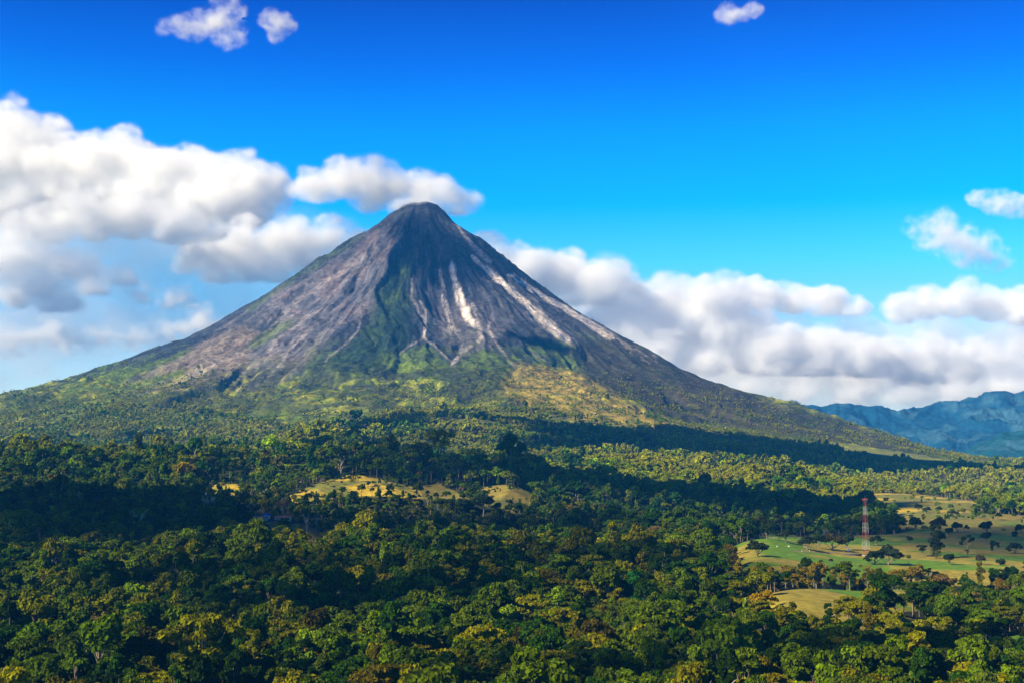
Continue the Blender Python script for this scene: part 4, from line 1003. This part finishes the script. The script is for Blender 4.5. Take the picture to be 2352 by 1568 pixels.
def instancer(name, x, y, z, sc, sz, rot, tint, idx, label):
    n = len(x); me = bpy.data.meshes.new(name); me.vertices.add(n)
    me.vertices.foreach_set('co', np.stack([x, y, z], 1).astype(np.float32).ravel())
    def at(nm, ty, arr, key='value'):
        a = me.attributes.new(nm, ty, 'POINT'); a.data.foreach_set(key, arr.ravel())
    at('shape', 'INT', idx.astype(np.int32)); at('turn', 'FLOAT_VECTOR', np.stack([x * 0, x * 0, rot], 1).astype(np.float32), 'vector')
    at('size', 'FLOAT_VECTOR', np.stack([sc, sc, sz], 1).astype(np.float32), 'vector'); at('tint', 'FLOAT_VECTOR', tint.astype(np.float32), 'vector')
    o = link(name, me); me.materials.append(LEAF)
    t = bpy.data.node_groups.new(name, 'GeometryNodeTree')
    t.interface.new_socket('Geometry', in_out='INPUT', socket_type='NodeSocketGeometry'); t.interface.new_socket('Geometry', in_out='OUTPUT', socket_type='NodeSocketGeometry')
    a = N(t, 'NodeGroupInput'); b = N(t, 'NodeGroupOutput'); ip = N(t, 'GeometryNodeInstanceOnPoints'); ci = N(t, 'GeometryNodeCollectionInfo')
    ci.inputs['Collection'].default_value = src_col; ci.inputs['Separate Children'].default_value = True; ci.inputs['Reset Children'].default_value = True
    ip.inputs['Pick Instance'].default_value = True
    def na(nm, ty): q = N(t, 'GeometryNodeInputNamedAttribute', data_type=ty); q.inputs['Name'].default_value = nm; return q.outputs['Attribute']
    t.links.new(a.outputs[0], ip.inputs['Points']); t.links.new(ci.outputs[0], ip.inputs['Instance']); t.links.new(na('shape', 'INT'), ip.inputs['Instance Index'])
    t.links.new(na('turn', 'FLOAT_VECTOR'), ip.inputs['Rotation']); t.links.new(na('size', 'FLOAT_VECTOR'), ip.inputs['Scale']); t.links.new(ip.outputs[0], b.inputs[0])
    md = o.modifiers.new('grow', 'NODES'); md.node_group = t
    tag(o, label, kind='stuff')
instancer('forest', x[rest], y[rest], z[rest], sc[rest], sz[rest], rot[rest], tint[rest], k_i[rest], 'dense rainforest canopy covering the hills and plain below the volcano')

# ---------------------------------------------------------------- blue mountains far right
def mountains(name, prof, D0, D1, base, rough, seed, col, label):
    us = np.arange(prof[0][0], prof[-1][0], 3.0); top = np.interp(us, [p[0] for p in prof], [p[1] for p in prof])
    top = top + (fbm(us / 22, us * 0, o=3, seed=seed) - .5) * 7
    a, e = ae(us, top); zc = CAM_Z + e * D1
    J = np.linspace(0, 1.5, 130); V = []
    for t in J:
        Dd = D0 + (D1 - D0) * t; X = a * Dd
        hgt = base + (zc - base) * np.where(t < 1, sstep(-.05, 1.0, np.full(len(us), t)) * .55 + .45 * t, 1 - (t - 1) * 1.2)
        fade = np.clip(1 - abs(t - 1) * 1.0, 0, 1) ** 0.3
        w = (fbm(X / 500, np.full(len(us), Dd / 500), o=2, seed=seed + 2) - .5) * 1.6
        rg = (ridged(X / 620 + w, np.full(len(us), Dd / 900) + w, o=5, seed=seed + 4) - .55) * rough * min(1.0, 5 * abs(1 - t)) * (t > 0) 
        rg = rg + (fbm(X / 60, np.full(len(us), Dd / 60), o=3, seed=seed + 7) - .5) * rough * .09
        V.append(np.stack([X, np.full(len(us), Dd), hgt + rg], 1))
    ny, nx = len(J), len(us); V = np.concatenate(V); I = np.arange(ny * nx).reshape(ny, nx)
    Q = np.stack([I[:-1, :-1], I[:-1, 1:], I[1:, 1:], I[1:, :-1]], -1).reshape(-1, 4)
    me = np_mesh(name, V, Q, smooth=True)
    n1 = fbm(V[:, 0] / 220, V[:, 2] / 160, V[:, 1] / 220, o=4, seed=seed + 9); n2 = fbm(V[:, 0] / 55, V[:, 2] / 60, V[:, 1] / 60, o=3, seed=seed + 11)
    c = np.array(col)[None, :] * (.6 + .8 * n2)[:, None]; c = lerp(c, (.045, .125, .175), sstep(.50, .66, n1) * .8)  # forest colour and patches carry painted-in blue of distant haze
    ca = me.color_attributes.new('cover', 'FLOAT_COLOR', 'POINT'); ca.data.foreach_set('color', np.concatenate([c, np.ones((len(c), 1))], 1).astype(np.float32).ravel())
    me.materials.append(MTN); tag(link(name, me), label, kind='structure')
MTN = land_material('haze_tinted_forest', 22.0, 0.02)
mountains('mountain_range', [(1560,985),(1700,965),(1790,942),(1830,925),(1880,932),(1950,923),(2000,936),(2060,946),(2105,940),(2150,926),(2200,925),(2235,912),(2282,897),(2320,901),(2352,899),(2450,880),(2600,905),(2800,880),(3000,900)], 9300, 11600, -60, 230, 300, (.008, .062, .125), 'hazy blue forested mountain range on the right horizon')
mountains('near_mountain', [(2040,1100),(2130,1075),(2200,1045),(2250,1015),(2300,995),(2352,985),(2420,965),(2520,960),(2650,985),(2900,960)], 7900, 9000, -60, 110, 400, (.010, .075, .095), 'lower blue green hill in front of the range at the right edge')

# ---------------------------------------------------------------- clouds overhead, out of the picture, that shade parts of the land
SHADE_Z = 2650.0
def smooth_volume(name, dens):
    m = bpy.data.materials.new(name); m.use_nodes = True; t = m.node_tree; t.nodes.clear(); o = N(t, 'ShaderNodeOutputMaterial'); pv = N(t, 'ShaderNodeVolumePrincipled')
    pv.inputs['Density'].default_value = dens; pv.inputs['Color'].default_value = (.98, .98, .98, 1); t.links.new(pv.outputs[0], o.inputs['Volume']); return m
SHV = smooth_volume('overhead_cloud_vapour', 0.045); SHT = smooth_volume('thin_overhead_vapour', 0.0075)
ICO5 = ico(5)
def shade_cloud(u, v, hu, hd, thick, label, ang=0.0, seed=0, D=None, mat=None):
    """u, v: centre of the shade on the land; hu: half width in photo px, hd: half depth in metres"""
    if D: a, e = ae(u, v); gx, gy = float(a) * D, D; g_z = gz(gx, gy)
    else: gx, gy, g_z = hit(u, v, surf=True)
    t = (SHADE_Z - g_z) / SUN.z; cx, cyy = gx + SUN.x * t, gy + SUN.y * t; w = hu * gy / FD
    V = ICO5[0].copy(); n = fbm(V[:, 0] * 2.2 + seed, V[:, 1] * 2.2, V[:, 2] * 2.2 + seed * 3, o=4, seed=seed) - .5
    V = V * (1 + n * .95)[:, None]; V = V * np.array([w, hd, thick]); V[:, 2] = np.where(V[:, 2] < 0, V[:, 2] * .4, V[:, 2])
    c, s = math.cos(ang), math.sin(ang); V = np.stack([V[:, 0] * c - V[:, 1] * s, V[:, 0] * s + V[:, 1] * c, V[:, 2]], 1)
    o = link('overhead_cloud', np_mesh('overhead_cloud', V, ICO5[1], [mat or SHV], smooth=True), None, (cx, cyy, SHADE_Z)); tag(o, label, 'cloud', 'clouds overhead')
SHADES = [(1480, 1018, 230, 300, 240, -.10, 4650), (1740, 1052, 260, 470, 240, -.10, 4700), (2020, 1078, 280, 430, 240, -.1, 4700), (2330, 1102, 220, 420, 240, 0, 4600), (1440, 1156, 180, 170, 190, 0, 2520), (1720, 1162, 260, 200, 200, 0, 2560), (1240, 1068, 48, 200, 150, 0, 3600), (1330, 1022, 80, 190, 180, 0, 4150),
          (30, 1225, 270, 290, 230, .1, 1780), (310, 1245, 140, 200, 170, 0, 1580), (560, 1052, 170, 130, 180, 0, 3000), (800, 1010, 190, 170, 180, 0, 3450), (1120, 950, 90, 110, 200, 0, 4600), (325, 1002, 42, 80, 170, 0, None),
          (1225, 785, 34, 60, 110, 0, None), (820, 1385, 230, 60, 140, 0, None), (1300, 1560, 200, 25, 110, 0, None), (1950, 1500, 260, 40, 110, .1, None), (880, 985, 65, 120, 150, 0, 4300), (400, 1340, 130, 60, 110, 0, None)]
THIN_SHADES = [(780, 1232, 190, 140, 190, 0, 1620), (1030, 1220, 280, 150, 190, 0, 1700), (2240, 1255, 230, 270, 200, 0, 1800), (1800, 1215, 180, 200, 190, 0, 2000), (1250, 1290, 300, 70, 160, 0, 1200), (1000, 600, 75, 330, 200, 0, 7100), (990, 690, 80, 200, 150, 0, 6900), (1000, 1140, 150, 120, 170, 0, 2400)]
for i, (u, v, hu, hd, th, an, D) in enumerate(SHADES + THIN_SHADES):
    shade_cloud(u, v, hu, hd, th, 'white cloud overhead, one of those that shade the forest and the volcano', an, i * 5 + 1, D, SHT if i >= len(SHADES) else SHV)

# ---------------------------------------------------------------- haze
hm = bpy.data.materials.new('haze_air'); hm.use_nodes = True; t = hm.node_tree; t.nodes.clear(); o = N(t, 'ShaderNodeOutputMaterial'); pv = N(t, 'ShaderNodeVolumePrincipled')
pv.inputs['Density'].default_value = HAZE_D; pv.inputs['Color'].default_value = (*HAZE_C, 1); pv.inputs['Anisotropy'].default_value = 0.0; t.links.new(pv.outputs[0], o.inputs['Volume'])
m = MB(); m.box(-24000, 24000, -700, 12700, -420, 1600)
hz_o = link('haze', m.mesh('haze', [hm])); tag(hz_o, 'thin blue haze in the air over the valley', kind='stuff')


# thin steam on the crater
STEAM = cloud_material('steam', 0.014, 0.4, 1.3, 0.010, 1.1)
st_o = volume_cloud([(922,466,12),(942,462,11),(960,465,9),(908,475,9),(975,462,8)], 7390, None, 'thin white steam drifting over the left rim of the crater', STEAM, voxel=7, band=22, seed=3, sub=5)
st_o.name = 'steam_plume'; st_o['category'] = 'steam'; del st_o['group']
CLOUD_THICK = cloud_material('cloud_vapour', 0.011, 0.62, 1.8, 0.0036, 1.6)
CLOUD_THIN = cloud_material('thin_cloud_vapour', 0.007, 1.15, 2.4, 0.0058, 2.4)
CLOUD_SOFT = cloud_material('soft_cloud_vapour', 0.006, 0.8, 1.9, 0.0034, 1.6)
CLOUD_MIST = cloud_material('cloud_mist', 0.0005, 0.50, 1.6, 0.0018, 1.2)
CLOUD_VEIL = cloud_material('cloud_veil', 0.0016, 0.50, 1.6, 0.0018, 1.2)
CLOUDS = [
 ([(-60,560,170),(120,520,160),(300,560,160),(480,590,150),(640,590,130),(760,600,100),(560,720,130),(400,740,130),(200,720,140),(30,740,130),(-80,820,120),(120,800,110),(280,820,90)], 21500, None, 'wide pale veil of cloud low behind the left flank', CLOUD_MIST),
 ([(1200,680,100),(1330,700,110),(1480,760,120),(1600,800,130),(1750,850,130),(1900,860,130),(2050,860,130),(2200,870,130),(2350,850,130),(2450,840,120),(2350,770,90),(2150,780,90)], 21500, None, 'wide pale veil of cloud low behind the right flank and mountains', CLOUD_VEIL),
 ([(30,240,26),(15,300,65),(70,345,75),(135,375,70),(0,390,100),(225,365,62),(300,360,60),(370,385,62),(450,390,55),(520,400,60),(590,415,58),(615,455,50),(200,430,90),(340,440,90),(480,460,80),(80,460,100),(560,480,60)], 19500, 560, 'huge grey white cloud bank filling the upper left behind the volcano', CLOUD_THICK),
 ([(120,520,55),(210,505,66),(300,500,68),(400,520,60),(60,525,50),(470,530,46)], 17600, 565, 'bright cream lens shaped cloud in front of the large left bank', CLOUD_THICK),
 ([(480,585,58),(570,565,60),(660,550,60),(750,545,50),(820,560,42),(560,610,56),(700,600,55),(630,610,55),(500,640,40),(440,610,36)], 18500, 650, 'cream cloud touching the upper left flank of the volcano', CLOUD_THICK),
 ([(735,430,48),(800,415,55),(870,425,58),(940,430,50),(1000,445,48),(1050,472,38),(850,460,40),(960,475,45)], 18200, 500, 'rounded white cloud sitting right behind the volcano summit', CLOUD_THICK),
 ([(10,600,62),(90,595,60),(160,615,56),(215,655,42),(60,665,58),(130,690,46),(270,640,36)], 17900, 720, 'white cloud with blue grey base low at the left edge', CLOUD_THICK),
 ([(20,780,60),(100,770,58),(170,785,48)], 18600, 835, 'faint cream cloud lowest at the left edge', CLOUD_SOFT),
 ([(240,770,36),(310,780,40),(370,785,34)], 18900, 820, 'small faint cloud above the lower left flank', CLOUD_SOFT),
 ([(330,680,26),(400,690,30),(440,700,18)], 18000, 715, 'small ragged cloud tuft left of the volcano flank', CLOUD_THIN),
 ([(400,755,42),(460,745,48),(500,760,34)], 19000, 790, 'faint flat cloud touching the middle left flank', CLOUD_SOFT),
 ([(1140,590,52),(1220,615,58),(1300,635,62),(1385,650,56),(1430,660,40),(1250,660,50),(1350,690,50)], 18400, 700, 'white cloud just right of the volcano upper slope', CLOUD_THICK),
 ([(1420,730,60),(1480,695,58),(1535,645,30),(1545,670,42),(1640,680,55),(1700,700,50),(1560,745,80),(1680,765,75),(1780,790,66),(1880,795,58),(1980,810,50),(1500,800,60),(1620,830,55),(1760,830,60),(1880,840,60),(2000,850,55),(1450,760,60)], 18800, 865, 'long bright cumulus bank right of the volcano with blue grey base', CLOUD_THICK),
 ([(1480,850,60),(1600,880,60),(1720,890,55),(1840,895,52),(1960,900,50),(2080,905,50),(2200,900,52),(2320,890,55),(2420,870,60),(2300,820,60),(2380,780,60)], 18300, 935, 'low soft cream cloud bank resting just above the blue mountains', CLOUD_SOFT),
 ([(1740,680,46),(1820,690,46),(1900,695,46),(1960,712,34)], 20500, 730, 'white puffy row on top of the right cloud bank', CLOUD_THICK),
 ([(2075,712,42),(2130,700,48),(2200,695,50),(2280,705,50),(2360,715,55),(2440,730,60)], 20500, 755, 'pale lavender cloud at the right edge above the far bank', CLOUD_THICK),
 ([(2050,815,40),(2120,800,40),(2190,810,38),(2240,795,26),(2100,850,50),(2200,850,48)], 19000, 890, 'cream cloud low above the blue mountains', CLOUD_THICK),
 ([(2140,525,36),(2185,550,44),(2235,580,40),(2280,600,30)], 17500, None, 'soft slanting cloud high at the right', CLOUD_THIN),
 ([(2255,455,22),(2300,470,26),(2340,480,22)], 17500, None, 'small cloud wisp at the upper right edge', CLOUD_THIN),
 ([(395,62,22),(440,62,32),(490,50,34),(525,22,28),(525,95,26),(545,70,18)], 17000, None, 'ragged white cloud scrap at the top left of the sky', CLOUD_THIN),
 ([(632,52,26),(636,80,16)], 17000, None, 'tiny cloud fragment beside the ragged top left cloud', CLOUD_THIN),
 ([(1680,36,24),(1727,25,16)], 17000, None, 'tiny cloud fragment at the top right of the sky', CLOUD_THIN),
]
for i, (lb, D, flat, lab, m) in enumerate(CLOUDS):
    if m is CLOUD_THIN: lb = [(q[0], q[1], q[2] * 1.3) for q in lb]
    volume_cloud(lb, D, flat, lab, m, seed=i * 7, voxel=60 if m in (CLOUD_VEIL, CLOUD_MIST) else (32 if m is CLOUD_THICK else 22), band=300 if m in (CLOUD_VEIL, CLOUD_MIST) else (200 if m is CLOUD_THICK else 230))
